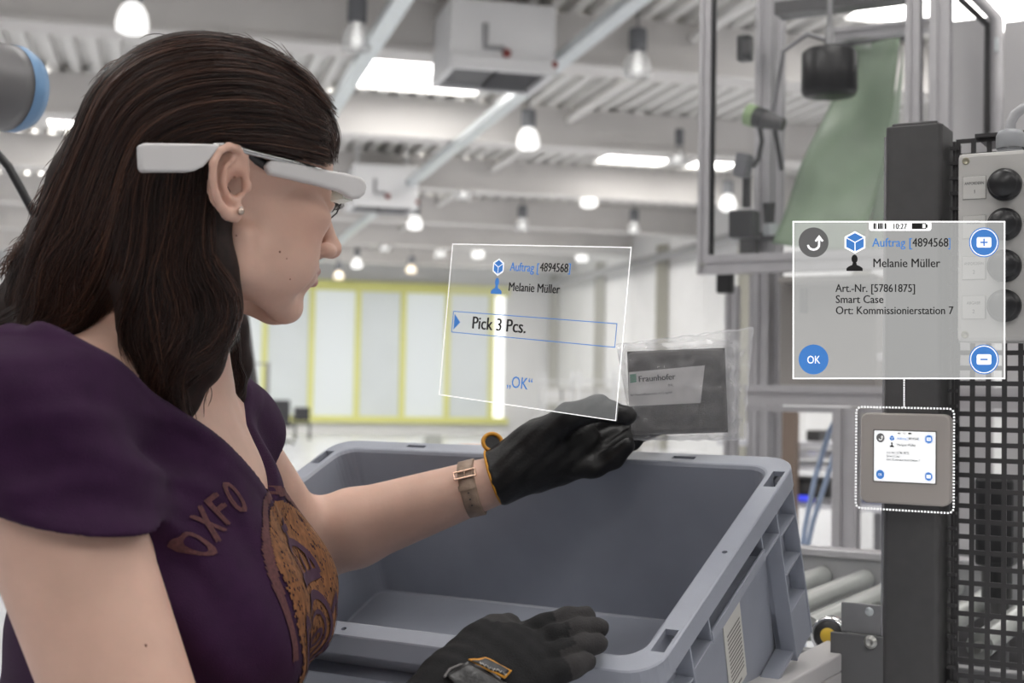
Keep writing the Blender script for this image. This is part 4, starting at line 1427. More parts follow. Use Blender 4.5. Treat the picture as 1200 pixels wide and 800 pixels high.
def pk_text(nm_, s_, u0, v0, u1, v1, hpx, m_, bold=0):
    a_, c_ = pk(u0, v0), pk(u1, v1)
    size = abs(pk(u0, v0 - hpx)[1] - a_[1]) / 0.72
    M = MPK @ Matrix.Translation((a_[0], (a_[1] + c_[1]) / 2, zk))
    put_text(nm_, s_, size, M, m_, pp, width=c_[0] - a_[0], bold=bold)


pk_text('pick_text', 'Pick 3 Pcs.', 553, 385, 616, 390, 15, M_UI_BLACK, 0.0010)
cx, cy = pk(585, 313); cube_icon(MPK, cx, cy, 0.0170, M_UI_BLUE, M_UI_WHITE, pp, zk)
cx, cy = pk(583, 335)
person_icon(MPK, cx, cy, 0.0165, M_UI_BLUE, pp, zk)
pk_text('order_text', 'Auftrag [', 598, 318, 632, 318, 10.5, M_UI_BLUE, 0.0006)
pk_text('order_number', '4894568', 633, 318.3, 666, 318.5, 10.5, M_UI_BLACK, 0.0006)
pk_text('order_text', ']', 666.3, 318.5, 669, 318.5, 10.5, M_UI_BLUE, 0.0003)
pk_text('name_text', 'Melanie Müller', 596, 341.5, 656.5, 343, 10.5, M_UI_BLACK, 0.0006)
pk_text('confirm_text', '„OK“', 594, 454, 624, 456, 14, M_UI_BLUE, 0.0003)

# ------------------------------------------------------------------ the crate
M_CRATE = mat('blue_grey_plastic', (0.29, 0.308, 0.36), 0.40, noise=0.05, nscale=18, bump=0.05, bscale=600)
MC = Matrix.Translation((-0.0489, 1.4248, 1.1951)) @ Matrix.Rotation(YAW, 4, 'Z') @ Matrix.Rotation(math.radians(24.3), 4, 'X')
CX, CY, CZ = MC.to_3x3().col[0].copy(), MC.to_3x3().col[1].copy(), MC.to_3x3().col[2].copy()
CM = rotm(CX, CY, CZ)
CH = 0.2017
cr = empty('plastic_crate', MC @ Vector((0, 0, -CH)), 'large empty blue-grey plastic crate tilted towards the woman', 'crate')


def rr_loop(hx, hy, r, z, n=6):
    return [Vector((x, y, z)) for x, y in rr_poly(2 * hx, 2 * hy, r, n)]


loops = []
for (ins, z, r) in [(0.036, -0.1960, 0.012), (0.034, -0.1945, 0.016), (0.0245, -0.004, 0.022), (0.0225, -0.0008, 0.023), (0.0205, 0.0, 0.024), (0.0012, 0.0, 0.030),
                    (0.0, -0.0012, 0.030), (0.0, -0.021, 0.030), (0.0028, -0.021, 0.028), (0.0035, -0.006, 0.028), (0.0175, -0.006, 0.020), (0.0185, -0.03, 0.02), (0.027, -CH + 0.004, 0.016), (0.030, -CH, 0.014)]:
    loops.append(rr_loop(0.3 - ins, 0.2 - ins, r, z))
n = len(loops[0])
vs_ = [v for L in loops for v in L]
fs = [tuple(range(n))]
for i in range(len(loops) - 1):
    for k in range(n):
        fs.append((i * n + (k + 1) % n, i * n + k, (i + 1) * n + k, (i + 1) * n + (k + 1) % n))
fs.append(tuple(reversed(range((len(loops) - 1) * n, len(loops) * n))))
me = bpy.data.meshes.new('crate_shell')
me.from_pydata([tuple(v) for v in vs_], [], fs)
me.update()
shell = bpy.data.objects.new('crate_shell', me)
COL.objects.link(shell)
cut = MB()
for s in (-1, 1):
    for sy in (-1, 1):
        cut.box((s * 0.2895, sy * 0.150, 0), (0.0125, 0.034, 0.03))
    cut.tube([(s * 0.2895, 0.0, -0.02), (s * 0.2895, 0.0, 0.02)], 0.0028, 12)
    for sx in (-0.175, 0.175):
        cut.box((sx, s * 0.1895, 0), (0.026, 0.006, 0.03))
    cut.tube([(-0.02, s * 0.1895, -0.02), (-0.02, s * 0.1895, 0.02)], 0.0028, 12)
cu = cut.build('cutter', M_CRATE)
md = shell.modifiers.new('b', 'BOOLEAN'); md.operation = 'DIFFERENCE'; md.object = cu; md.solver = 'EXACT'
dg = bpy.context.evaluated_depsgraph_get()
me2 = bpy.data.meshes.new_from_object(shell.evaluated_get(dg))
bpy.data.objects.remove(cu)
shell.modifiers.clear()
shell.data = me2
me2.materials.clear()
me2.materials.append(M_CRATE)
shell.matrix_basis = MC
attach(shell, cr)
md = shell.modifiers.new('bv', 'BEVEL'); md.width = 0.0008; md.segments = 2; md.limit_method = 'ANGLE'; md.angle_limit = 0.6


def cbox(name, c, size, bev=0.0006, m=None, parent=None):
    return MB().box(MC @ Vector(c), size, CM, bev).build(name, m or M_CRATE, parent or cr)


# ribs on the short sides
for s in (-1, 1):
    for y in (-0.176, -0.122, 0.122, 0.176):
        cbox('upright_rib', (s * 0.2895, y, -0.108), (0.017, 0.0028, 0.180))
    for sy in (-1, 1):
        for z in (-0.055, -0.100, -0.145):
            cbox('cross_rib', (s * 0.2865, sy * 0.149, z), (0.020, 0.054, 0.0028))
        cbox('corner_panel', (s * 0.2860, sy * 0.149, -0.172), (0.021, 0.054, 0.054))
    for sy in (-1, 1):
        cbox('corner_web', (s * 0.2785, sy * 0.149, -0.108), (0.005, 0.054, 0.15))
    cbox('grip_ledge', (s * 0.289, 0, -0.048), (0.018, 0.244, 0.003))
    cbox('grip_lip', (s * 0.2975, 0, -0.044), (0.0028, 0.150, 0.011))
    for y in (-0.075, 0.075):
        cbox('grip_web', (s * 0.289, y, -0.034), (0.017, 0.0028, 0.030))
    cbox('base_ledge', (s * 0.285, 0, -0.188), (0.020, 0.244, 0.004))
# ribs on the long sides
for s in (-1, 1):
    for x in (-0.276, -0.225, -0.165, 0.165, 0.225, 0.276):
        cbox('upright_rib', (x, s * 0.1895, -0.108), (0.0028, 0.017, 0.180))
    for sx in (-1, 1):
        for z in (-0.055, -0.100, -0.145):
            cbox('cross_rib', (sx * 0.2205, s * 0.1865, z), (0.112, 0.020, 0.0028))
    cbox('grip_ledge', (0, s * 0.189, -0.048), (0.33, 0.018, 0.003))
    cbox('base_ledge', (0, s * 0.185, -0.188), (0.33, 0.020, 0.004))
# paper sticker with printed bars
M_PAPER = mat('sticker_paper', (0.60, 0.585, 0.55), 0.7)
M_BAR = mat('sticker_bars', (0.20, 0.19, 0.18), 0.7)
tilt = math.atan2(0.0085, 0.168)
fx = 0.2836
nx = CM.to_3x3() @ Vector((math.cos(tilt), 0, -math.sin(tilt)))
uz = CM.to_3x3() @ Vector((math.sin(tilt), 0, math.cos(tilt)))


def on_face(u, v):
    d = (_F + (u - 600) / FPX * _R - (v - 400) / FPX * _U)
    p0 = MC @ Vector((0.2815, 0, -0.03)) + nx * 0.0006
    t_ = (p0 - CAM).dot(nx) / d.dot(nx)
    return CAM + d * t_


stc = (on_face(845.5, 732.5) + on_face(876, 789)) / 2
sw = abs((on_face(865, 704) - on_face(845.5, 732.5)).dot(CY))
shh = abs((on_face(876, 789) - on_face(865, 704)).dot(uz))
Mst = rotm(CY, uz, nx, stc)
st = MB().box(stc, (sw, shh, 0.0008), rotm(CY, uz, nx)).build('sticker', M_PAPER, cr)
b = MB()
for k in range(13):
    yy = shh * (0.28 - 0.052 * k)
    rect(b, Mst, -sw * 0.36, yy, sw * 0.40, yy + shh * 0.024, 0.0006)
b.build('sticker_bars', M_BAR, st)
b = MB()
rect(b, Mst, -sw * 0.2, -shh * 0.45, sw * 0.2, -shh * 0.42, 0.0006)
b.build('sticker_print', M_BAR, st)

# tilted steel rest carrying the crate
M_REST = mat('rest_steel', (0.26, 0.26, 0.27), 0.45, metal=0.4)
rs_o = MC @ Vector((0, 0, -CH))
rs = empty('crate_rest', Vector((rs_o.x, rs_o.y, 0)), 'tilted grey steel rest under the big crate', 'stand')
cbox('rest_plate', (0, 0, -CH - 0.006), (0.50, 0.34, 0.010), 0.001, M_REST, rs)
cbox('rest_lip', (0, -0.176, -CH + 0.010), (0.50, 0.006, 0.04), 0.001, M_REST, rs)
for sx in (-0.2, 0.2):
    for sy in (-0.13, 0.13):
        q = MC @ Vector((sx, sy, -CH - 0.011))
        mb = MB(); mb.box(Vector((q.x, q.y, q.z / 2)), (0.04, 0.04, q.z), SM); mb.build('leg', M_ALU, rs)
for sx in (-0.2, 0.2):
    q = MC @ Vector((sx, 0, 0)); mb = MB(); mb.box(Vector((q.x, q.y, 0.25)), (0.035, 0.24, 0.035), SM); mb.build('brace', M_ALU, rs)

# ================================================================== the woman
def vert_mat(name, base, rough, attrs, bump=0, bscale=100, noise=0.0, nscale=30, sss=0.0, spec=0.4, coat=0.0):
    """principled material whose colour is mixed by float point attributes: attrs = [(attribute, colour)]"""
    m = bpy.data.materials.new(name)
    m.use_nodes = True
    nt = m.node_tree
    b_ = nt.nodes['Principled BSDF']
    b_.inputs['Roughness'].default_value = rough
    b_.inputs['Specular IOR Level'].default_value = spec
    if sss:
        b_.inputs['Subsurface Weight'].default_value = sss
        b_.inputs['Subsurface Radius'].default_value = (0.010, 0.0035, 0.002)
        b_.inputs['Subsurface Scale'].default_value = 0.7
    tc = nt.nodes.new('ShaderNodeTexCoord')
    n_ = nt.nodes.new('ShaderNodeTexNoise'); n_.inputs['Scale'].default_value = nscale; n_.inputs['Detail'].default_value = 6
    nt.links.new(tc.outputs['Object'], n_.inputs['Vector'])
    r_ = nt.nodes.new('ShaderNodeMapRange')
    r_.inputs['From Min'].default_value = 0.3; r_.inputs['From Max'].default_value = 0.7
    r_.inputs['To Min'].default_value = 1 - noise; r_.inputs['To Max'].default_value = 1 + noise
    nt.links.new(n_.outputs['Fac'], r_.inputs['Value'])
    mx = nt.nodes.new('ShaderNodeMix'); mx.data_type = 'RGBA'; mx.blend_type = 'MULTIPLY'
    mx.inputs['Factor'].default_value = 1
    mx.inputs['A'].default_value = (*base, 1)
    nt.links.new(r_.outputs['Result'], mx.inputs['B'])
    out = mx.outputs['Result']
    for (an, colr) in attrs:
        at = nt.nodes.new('ShaderNodeAttribute'); at.attribute_name = an
        m2 = nt.nodes.new('ShaderNodeMix'); m2.data_type = 'RGBA'
        m2.inputs['B'].default_value = (*colr, 1)
        nt.links.new(out, m2.inputs['A'])
        nt.links.new(at.outputs['Fac'], m2.inputs['Factor'])
        out = m2.outputs['Result']
    nt.links.new(out, b_.inputs['Base Color'])
    if bump:
        n2 = nt.nodes.new('ShaderNodeTexNoise'); n2.inputs['Scale'].default_value = bscale; n2.inputs['Detail'].default_value = 5
        nt.links.new(tc.outputs['Object'], n2.inputs['Vector'])
        bp = nt.nodes.new('ShaderNodeBump'); bp.inputs['Strength'].default_value = bump; bp.inputs['Distance'].default_value = 0.001
        nt.links.new(n2.outputs['Fac'], bp.inputs['Height'])
        nt.links.new(bp.outputs['Normal'], b_.inputs['Normal'])
    MATS[name] = m
    return m


def set_attr(ob, name, vals):
    a_ = ob.data.attributes.new(name, 'FLOAT', 'POINT')
    a_.data.foreach_set('value', np.asarray(vals, np.float32))


def sstep(a, b, x):
    t = np.clip((x - a) / (b - a), 0, 1)
    return t * t * (3 - 2 * t)


# --- head frame: forward, left, up (millimetres -> metres)
HYAW, HPIT = math.radians(35), math.radians(7)
h_f = Vector((math.cos(HYAW) * math.cos(HPIT), math.sin(HYAW) * math.cos(HPIT), -math.sin(HPIT)))
h_l = Vector((-math.sin(HYAW), math.cos(HYAW), 0))
h_u = h_f.cross(h_l)
EAR = P(290, 218, 1.07)
HO = EAR + h_l * 0.072
MHEAD = rotm(h_f, h_l, h_u, HO)
MHI = MHEAD.inverted()
HRm = np.array([list(h_f), list(h_l), list(h_u)], np.float32).T
HOn = np.array(list(HO), np.float32)


def hl(x, y, z):
    """head-local millimetres -> world"""
    return MHEAD @ Vector((x * 0.001, y * 0.001, z * 0.001))


def hp(u, v, ylat):
    """head-local mm of a pixel lying on the head-local plane y = ylat"""
    d = (_F + (u - 600) / FPX * _R - (v - 400) / FPX * _U)
    o_ = MHI @ CAM
    dd = MHI.to_3x3() @ d
    t = (ylat * 0.001 - o_.y) / dd.y
    q = o_ + dd * t
    return (q.x * 1000, ylat, q.z * 1000)


# --- torso frame
RS = P(34, 506, 1.0)
LS = P(256, 518, 1.36)
TL = Vector((math.sin(math.radians(2)), math.cos(math.radians(2)), 0))
TF = Vector((TL.y, -TL.x, 0))
TM = (RS + LS) / 2 + Vector((0.027, 0, 0))
RE = P(196, 965, 0.96)
RW = P(478, 858, 1.06)
LE = P(350, 640, 1.50)
LW = P(580, 563, 1.48)
tm = lambda s, t, dz: np.array(list(TM + TL * s + TF * t + SZ * dz), np.float32)
Tn = np.array([list(TL), list(TF), [0, 0, 1]], np.float32).T
NB = tm(0.0, -0.012, 0.052)     # base of neck
L_ = lambda v: np.array(list(v), np.float32)


def torso_sdf(p):
    d = ell(p, tm(-0.015, -0.012, -0.155), (0.125, 0.098, 0.205), Tn)            # rib cage
    d = smin(d, ell(p, tm(0, 0.000, -0.055), (0.150, 0.075, 0.085), Tn), 0.05)   # upper chest
    d = smin(d, ell(p, tm(-0.03, -0.03, -0.40), (0.112, 0.090, 0.21), Tn), 0.08)     # waist
    for s in (-1, 1):
        d = smin(d, ell(p, tm(s * 0.072, 0.066, -0.152), (0.066, 0.058, 0.066), Tn), 0.055)  # bust
    d = smin(d, rcone(p, tm(0, -0.03, 0.055), L_(RS) + np.array([0, 0, 0.012]), 0.048, 0.046), 0.05)
    d = smin(d, rcone(p, tm(0, -0.03, 0.055), L_(LS) + np.array([0, 0, 0.012]), 0.048, 0.046), 0.05)
    return d


def arm_r_sdf(p):
    d = rcone(p, L_(RS), L_(RE), 0.058, 0.047)
    return d


def arm_l_sdf(p):
    return rcone(p, L_(LS), L_(LE), 0.050, 0.041)


def forearm_sdf(p, E_, W_, r0, r1):
    Em = E_.lerp(W_, 0.28)
    return chain(p, [L_(E_), L_(Em), L_(W_)], [r0, r0 * 1.02, r1], 0.01)


def head_sdf(pw):
    """returns distance in metres; pw world points"""
    p = (pw - HOn) @ HRm * 1000.0
    q = p.copy()
    q[:, 1] = np.abs(q[:, 1])
    E = lambda c, r: ell(p, c, r)
    Es = lambda c, r: ell(q, c, r)
    d = E((-8, 0, 44), (96, 74, 80))
    d = smin(d, E((34, 0, 36), (64, 64, 56)), 20)
    d = smin(d, E((40, 0, -22), (52, 54, 58)), 18)
    d = smin(d, rcone(q, (8, 56, -38), (14, 50, -62), 12, 11), 14)
    d = smin(d, rcone(q, (14, 50, -62), (71, 14, -82), 12, 12), 16)
    d = smin(d, E((79, 0, -80), (15, 17, 13)), 14)
    d = smin(d, Es((64, 44, -8), (24, 20, 17)), 16)
    d = smin(d, Es((50, 38, -44), (34, 24, 32)), 18)
    d = smin(d, rcone(q, (92, 8, 27), (78, 42, 24), 8, 7), 12)
    d = smax(d, -Es((99, 33, 10), (15, 16, 11)), 10)
    d = smin(d, Es((83, 32, 10), (13, 14, 12)), 4)
    d = smin(d, E((84, 0, -46), (17, 28, 22)), 14)
    # nose
    d = smin(d, rcone(p, (94, 0, 20), (113, 0, -18), 6.5, 8), 9)
    d = smin(d, E((115, 0, -22), (9.5, 9, 8.5)), 6)
    d = smin(d, Es((105, 11, -26), (10, 7, 7)), 5)
    d = smax(d, -Es((109, 6, -33.5), (5, 3.2, 4)), 2)
    # lips
    d = smin(d, rcone(q, (102, 2, -44), (90, 23, -48), 5.0, 2.6), 4)
    d = smin(d, rcone(q, (100.5, 0, -54), (89, 20, -50), 6.2, 2.6), 4)
    d = smax(d, -rcone(q, (109, 0, -49), (93, 24, -49), 1.6, 1.0), 2)
    d = smax(d, -E((101, 0, -66), (7, 18, 5)), 8)
    # eyelid crease
    d = smax(d, -rcone(q, (97, 22, 7), (88, 44, 9), 1.0, 0.8), 1.5)
    # ear
    ear_plate = ell(q, EARC, (17, 4.5, 26), EARM)
    d = smin(d, ear_plate, 5)
    d = smax(d, -ell(q, EARCON, (8.5, 9, 11), EARM), 2.5)
    d = smax(d, -ell(q, EARSC, (4, 4.5, 9), EARM), 2.5)
    d = smin(d, chain(q, EAR_HELIX, [2.6] + [3.3] * (len(EAR_HELIX) - 5) + [3.8, 4.8, 5.2, 4.0], 2), 2.2)
    d = smin(d, chain(q, EAR_ANTI, [1.8, 2.4, 2.6, 2.4, 2.2], 1), 2.2)
    d = smin(d, ell(q, EAR_TRAG, (3.5, 3.0, 5)), 2.5)
    return d * 0.001


def ab(t):
    return (t[0], abs(t[1]), t[2])


EAR_HELIX = [ab(hp(u, v, y)) for (u, v, y) in [(288, 200, -76), (287, 184, -79), (279, 174.5, -82), (268, 171.5, -86), (256.5, 177, -90), (250, 191, -93), (249, 210, -92), (252.5, 228, -89), (258.5, 242, -86), (266.5, 251, -83), (275, 253, -80), (280.5, 245, -78)]]
EAR_ANTI = [ab(hp(u, v, y)) for (u, v, y) in [(274, 184, -83), (264, 196, -86), (261, 213, -86), (266, 229, -83), (274, 236, -80)]]
EAR_TRAG = ab(hp(290.5, 219, -78))
EARC = ab(hp(268, 211, -78))
EARCON = ab(hp(279, 216, -83))
EARSC = ab(hp(257, 200, -91))
_t = math.radians(10)
EARM = np.array([[math.cos(_t), 0, math.sin(_t)], [0, 1, 0], [-math.sin(_t), 0, math.cos(_t)]], np.float32)


def body_sdf(p):
    d = torso_sdf(p)
    c0 = hl(-18, 0, -40)
    neck = chain(p, [L_(hl(-14, 0, -20)), L_(hl(-24, 0, -62)), NB], [0.050, 0.049, 0.056], 0.02)
    d = smin(d, neck, 0.035)
    d = smin(d, arm_r_sdf(p), 0.03)
    d = smin(d, forearm_sdf(p, RE, RW, 0.044, 0.028), 0.02)
    d = smin(d, arm_l_sdf(p), 0.03)
    d = smin(d, forearm_sdf(p, LE, LW, 0.0415, 0.0265), 0.025)
    # collar bones
    for S_e in (RS, LS):
        d = smin(d, rcone(p, tm(0.0, 0.040, 0.008) + (0.02 if S_e is LS else -0.02) * L_(TL), L_(S_e) + 0.005 * L_(TF) + np.array([0, 0, 0.040]), 0.005, 0.003), 0.03)
    # head
    near = _len(p - HOn) < 0.26
    hd = np.full(len(p), 1.0, np.float32)
    if near.any():
        hd[near] = head_sdf(p[near])
    far = ~near
    hd[far] = _len(p[far] - HOn) - 0.13
    d = np.where(near, smin(d, hd, 0.018), np.minimum(d, hd))
    d = np.maximum(d, 0.905 - p[:, 2])
    return d


person = empty('person', Vector((TM.x - 0.02, TM.y, 0)), 'woman with long brown hair in a purple T-shirt reaching over the crate', 'person')
M_SKIN = vert_mat('skin', (0.60, 0.39, 0.31), 0.48, [('lip', (0.42, 0.16, 0.14)), ('flush', (0.55, 0.27, 0.20))], bump=0.12, bscale=260, noise=0.05, nscale=40, sss=0.12, spec=0.35)
V, Q = sdf_mesh(body_sdf, (-0.50, 0.84, 0.90), (0.02, 1.60, 1.67), 0.0023)
body = np_mesh('body', V, Q, M_SKIN, person)
pl_ = (V.astype(np.float32) - HOn) @ HRm * 1000
ql = pl_.copy(); ql[:, 1] = np.abs(ql[:, 1])
lipd = np.minimum(rcone(ql, (103, 2, -44.5), (91, 23, -48.5), 4.6, 1.6), rcone(ql, (101, 0, -54), (90, 20, -50.5), 5.6, 1.6))
set_attr(body, 'lip', 0.75 * (1 - sstep(0.0, 1.6, lipd)))
fl_ = np.exp(-(_len(ql - np.array([66, 46, -18], np.float32)) / 24) ** 2) * 0.35 + np.exp(-(_len(ql - np.array([114, 0, -22], np.float32)) / 12) ** 2) * 0.35
fl_ += np.exp(-(_len(ql - np.array(EARC, np.float32)) / 26) ** 2) * 0.4
set_attr(body, 'flush', np.clip(fl_, 0, 1))

# eyes (mostly hidden behind the cheek) and lashes, brows
M_EYE = mat('eye_white', (0.75, 0.72, 0.70), 0.2, coat=0.5)
M_IRIS = mat('iris_brown', (0.06, 0.03, 0.02), 0.2)
M_LASH = mat('lash_brown', (0.02, 0.013, 0.011), 0.6)
for s in (-1, 1):
    e = MB().ball(hl(84.2, s * 32, 10), 0.0121, 20).build('eye', M_EYE, person)
    MB().ball(hl(95, s * 31.5, 8.5), (0.0022, 0.0052, 0.0052), 16, MHEAD).build('iris', M_IRIS, e)
    lash = MB()
    for k in range(13):
        a = k / 12
        y = 20 + 26 * a
        x = 97.5 - 9.5 * a * a
        lash.tube([hl(x, s * y, 10.0), hl(x + 4.5, s * (y + 2.5 * a), 8.2), hl(x + 8.5, s * (y + 4.5 * a), 9.0)], [0.0003, 0.00022, 0.0001], 4)
    lash.build('eyelashes', M_LASH, person)
    brow = MB()
    for k in range(40):
        a = k / 39
        y = 12 + 36 * a
        x = 99.5 - 15 * a * a
        z = 28 + 4 * math.sin(a * 2.4)
        for j in range(2):
            dz = random.uniform(-2, 2)
            brow.tube([hl(x, s * y, z + dz), hl(x + 0.8, s * (y + 5), z + dz + 1.6)], [0.0005, 0.0002], 4)
    brow.build('eyebrow', M_LASH, person)
M_MOLE = mat('mole_brown', (0.16, 0.06, 0.04), 0.6)


# ---------------------------------------------------------------- shirt
M_SHIRT = vert_mat('purple_jersey', (0.028, 0.0078, 0.032), 0.8, [], bump=0.5, bscale=900, noise=0.12, nscale=60, spec=0.15)
M_SHIRT.node_tree.nodes['Principled BSDF'].inputs['Sheen Weight'].default_value = 0.03
ZV = P(322, 592, 1.14).z
ra = (RE - RS).normalized()
la = (LE - LS).normalized()


W_ARMPIT = L_(P(185, 575, 1.02))
W_SHOULDER = L_(P(60, 520, 0.95))


def wrinkle(p):
    w = 0.0030 * np.sin(38 * (p @ np.array([0.75, -0.3, 1.0], np.float32)) + 5 * np.sin(9 * p[:, 2] + 14 * p[:, 0]))
    w += 0.0018 * np.sin(85 * (p @ np.array([0.3, 0.5, 0.9], np.float32)) + 3 * np.sin(31 * p[:, 0]))
    # pull folds from the armpit over the sleeve
    s = (p - L_(RS)) @ L_(ra)
    ang = np.arctan2((p - L_(RS)) @ L_(TF), (p - L_(RS)) @ L_(TL))
    near = np.exp(-((_len(p - L_(RS)) - 0.08) / 0.06) ** 2)
    w += near * 0.0032 * np.sin(70 * s + 4 * ang)
    m1 = np.exp(-(_len(p - W_ARMPIT) / 0.085) ** 2)
    r1 = (0.5 + 0.5 * np.sin(150 * (p @ np.array([0.62, 0.1, 0.78], np.float32)) + 2.2 * np.sin(24 * p[:, 0] - 17 * p[:, 2]))) ** 2.5
    w -= 0.0060 * m1 * (r1 - 0.3)
    m2 = np.exp(-(_len(p - W_SHOULDER) / 0.075) ** 2)
    r2 = (0.5 + 0.5 * np.sin(135 * (p @ np.array([0.25, 0.2, 0.95], np.float32)) + 2.5 * np.sin(30 * p[:, 0]))) ** 2.5
    w -= 0.0055 * m2 * (r2 - 0.3)
    return w


def shirt_sdf(p):
    tr = torso_sdf(p) - 0.0105
    ar = arm_r_sdf(p) - 0.011 - 0.007 * sstep(0.03, 0.13, (p - L_(RS)) @ L_(ra))
    hem_n = L_(Vector((-0.20, 0.15, -0.96)).normalized())
    w_ = wrinkle(p)
    hem = (p - L_(P(75, 612, 0.95))) @ hem_n
    ar = smax(ar + w_ * 0.7 - 0.0012 * np.exp(-((hem + 0.006) / 0.005) ** 4), hem, 0.004)
    al = arm_l_sdf(p) - 0.010
    al = smax(al, (p - L_(LS + la * 0.012)) @ L_(la), 0.004)
    d = smin(smin(tr + w_, ar, 0.035), al, 0.03)
    s = (p - L_(TM)) @ L_(TL)
    t = (p - L_(TM)) @ L_(TF)
    z = p[:, 2]
    front = ZV + 0.74 * np.abs(s)
    back = ZV + 0.128 - 3.2 * np.maximum(0, t + 0.055)
    thr = np.maximum(front, back)
    g = (z - thr) * 0.62
    # neck band: a slightly raised border
    band = np.exp(-((g + 0.009) / 0.005) ** 4)
    d = d - 0.0014 * band
    d = smax(d, g, 0.002)
    d = np.maximum(d, 0.93 - z)
    return d


V, Q = sdf_mesh(shirt_sdf, (-0.54, 0.90, 0.92), (-0.10, 1.46, 1.45), 0.0026)
shirt = np_mesh('shirt', V, Q, M_SHIRT, person)
SH_BVH = BVHTree.FromPolygons([tuple(v) for v in V], [tuple(q) for q in Q])

# print on the chest: built in a torso plane and laid onto the cloth
M_GOLD = mat('print_ochre', (0.175, 0.068, 0.022), 0.8, noise=0.45, nscale=260, stretch=(1, 1, 0.35))
M_GOLD_D = mat('print_dull_ochre', (0.085, 0.028, 0.030), 0.85, noise=0.3, nscale=300)
M_PLUM = mat('print_plum_lines', (0.045, 0.013, 0.035), 0.85)
CP = P(345, 690, 1.1)


def lay(s, dz, lift=0.0012):
    """print coordinates: s to wearer's left, dz up from print centre -> cloth surface"""
    o_ = TM + TL * s + SZ * (ZV - 0.070 + dz - TM.z) + TF * 0.4
    hit = SH_BVH.ray_cast(o_, -TF, 0.6)
    if hit[0] is None:
        return o_ - TF * 0.3
    return hit[0] + hit[1] * lift


def lay_grid(name, inside, s0, s1, z0, z1, step, m, lift=0.0012):
    ns, nz = int((s1 - s0) / step), int((z1 - z0) / step)
    vid = {}
    vs_, fs = [], []
    for j in range(nz):
        for i in range(ns):
            cs, cz = s0 + (i + 0.5) * step, z0 + (j + 0.5) * step
            if not inside(cs, cz):
                continue
            q = []
            for (a_, b__) in ((i, j), (i + 1, j), (i + 1, j + 1), (i, j + 1)):
                if (a_, b__) not in vid:
                    vid[(a_, b__)] = len(vs_)
                    vs_.append(lay(s0 + a_ * step, z0 + b__ * step, lift))
                q.append(vid[(a_, b__)])
            fs.append(tuple(reversed(q)))
    return MB().add(vs_, fs, True).build(name, m, shirt)


def h2(i, j):
    return (math.sin(i * 12.9898 + j * 78.233) * 43758.5453) % 1.0


def crest(s, z):
    # rounded top, straight sides, ragged edge
    e = 0.004 * math.sin(z * 900) * h2(int(z * 900), 3)
    if z > 0.02:
        r = math.hypot(s / 0.088, (z - 0.02) / 0.050)
        ok = r < 1
    else:
        ok = abs(s) < 0.088 - max(0, -0.02 - z) * 0.12 + e and z > -0.20
    if not ok:
        return False
    if abs((z + 0.118) - 0.012 * math.cos(s * 18)) < 0.012:
        return False
    k = int((s * 0.8 + z * 0.6) * 900)
    return h2(k, int((z - s) * 160)) > 0.10


lay_grid('chest_print', crest, -0.09, 0.09, -0.20, 0.072, 0.0020, M_GOLD)


def ring(s, z):
    if z < 0.0:
        return 0.094 < abs(s) < 0.104 and z > -0.045
    r0 = math.hypot(s / 0.094, z / 0.075)
    r1 = math.hypot(s / 0.104, z / 0.083)
    return r0 > 1 and r1 < 1


lay_grid('print_border', ring, -0.108, 0.108, -0.05, 0.088, 0.0022, M_GOLD_D, 0.001)


def lay_line(mb, pts, w, lift=0.0022):
    out = []
    for i in range(len(pts) - 1):
        a_, c_ = Vector(pts[i]), Vector(pts[i + 1])
        n_ = max(1, int((c_ - a_).length / 0.004))
        for k in range(n_):
            out.append(a_.lerp(c_, k / n_))
    out.append(Vector(pts[-1]))
    vs_ = []
    for i, q in enumerate(out):
        d_ = (out[min(i + 1, len(out) - 1)] - out[max(0, i - 1)])
        nn = Vector((-d_.y, d_.x)).normalized() * w / 2
        vs_ += [lay(q.x + nn.x, q.y + nn.y, lift), lay(q.x - nn.x, q.y - nn.y, lift)]
    mb.add(vs_, [(2 * i, 2 * i + 1, 2 * i + 3, 2 * i + 2) for i in range(len(out) - 1)], True)


def circ(cx, cz, rx, rz, a0=0, a1=360, n=26):
    return [(cx + rx * math.cos(math.radians(a0 + (a1 - a0) * k / n)), cz + rz * math.sin(math.radians(a0 + (a1 - a0) * k / n))) for k in range(n + 1)]


mb = MB()
lay_line(mb, circ(0, -0.055, 0.046, 0.046), 0.008)
lay_line(mb, circ(0, -0.055, 0.030, 0.032), 0.004)
lay_line(mb, circ(0, 0.005, 0.036, 0.030, 0, 180), 0.007)
lay_line(mb, [(-0.036, 0.005), (0.036, 0.005)], 0.009)
lay_line(mb, [(0, 0.034), (0, 0.056)], 0.006)
lay_line(mb, [(-0.012, 0.047), (0.012, 0.047)], 0.006)
for x in (-0.022, -0.007, 0.008, 0.022):
    lay_line(mb, [(x, 0.006), (x * 1.2, 0.024)], 0.004)
for s in (-1, 1):
    lay_line(mb, [(s * 0.046, -0.03), (s * 0.066, -0.018), (s * 0.070, -0.05), (s * 0.060, -0.085)], 0.007)
    lay_line(mb, [(s * 0.052, -0.06), (s * 0.075, -0.075), (s * 0.07, -0.1)], 0.006)
    lay_line(mb, circ(s * 0.013, -0.047, 0.008, 0.007), 0.004)
for k in range(6):
    lay_line(mb, [(-0.02 + k * 0.008, -0.082 + 0.003 * math.sin(k)), (-0.016 + k * 0.0075, -0.07)], 0.003)
mb.build('print_emblem_lines', M_PLUM, shirt)


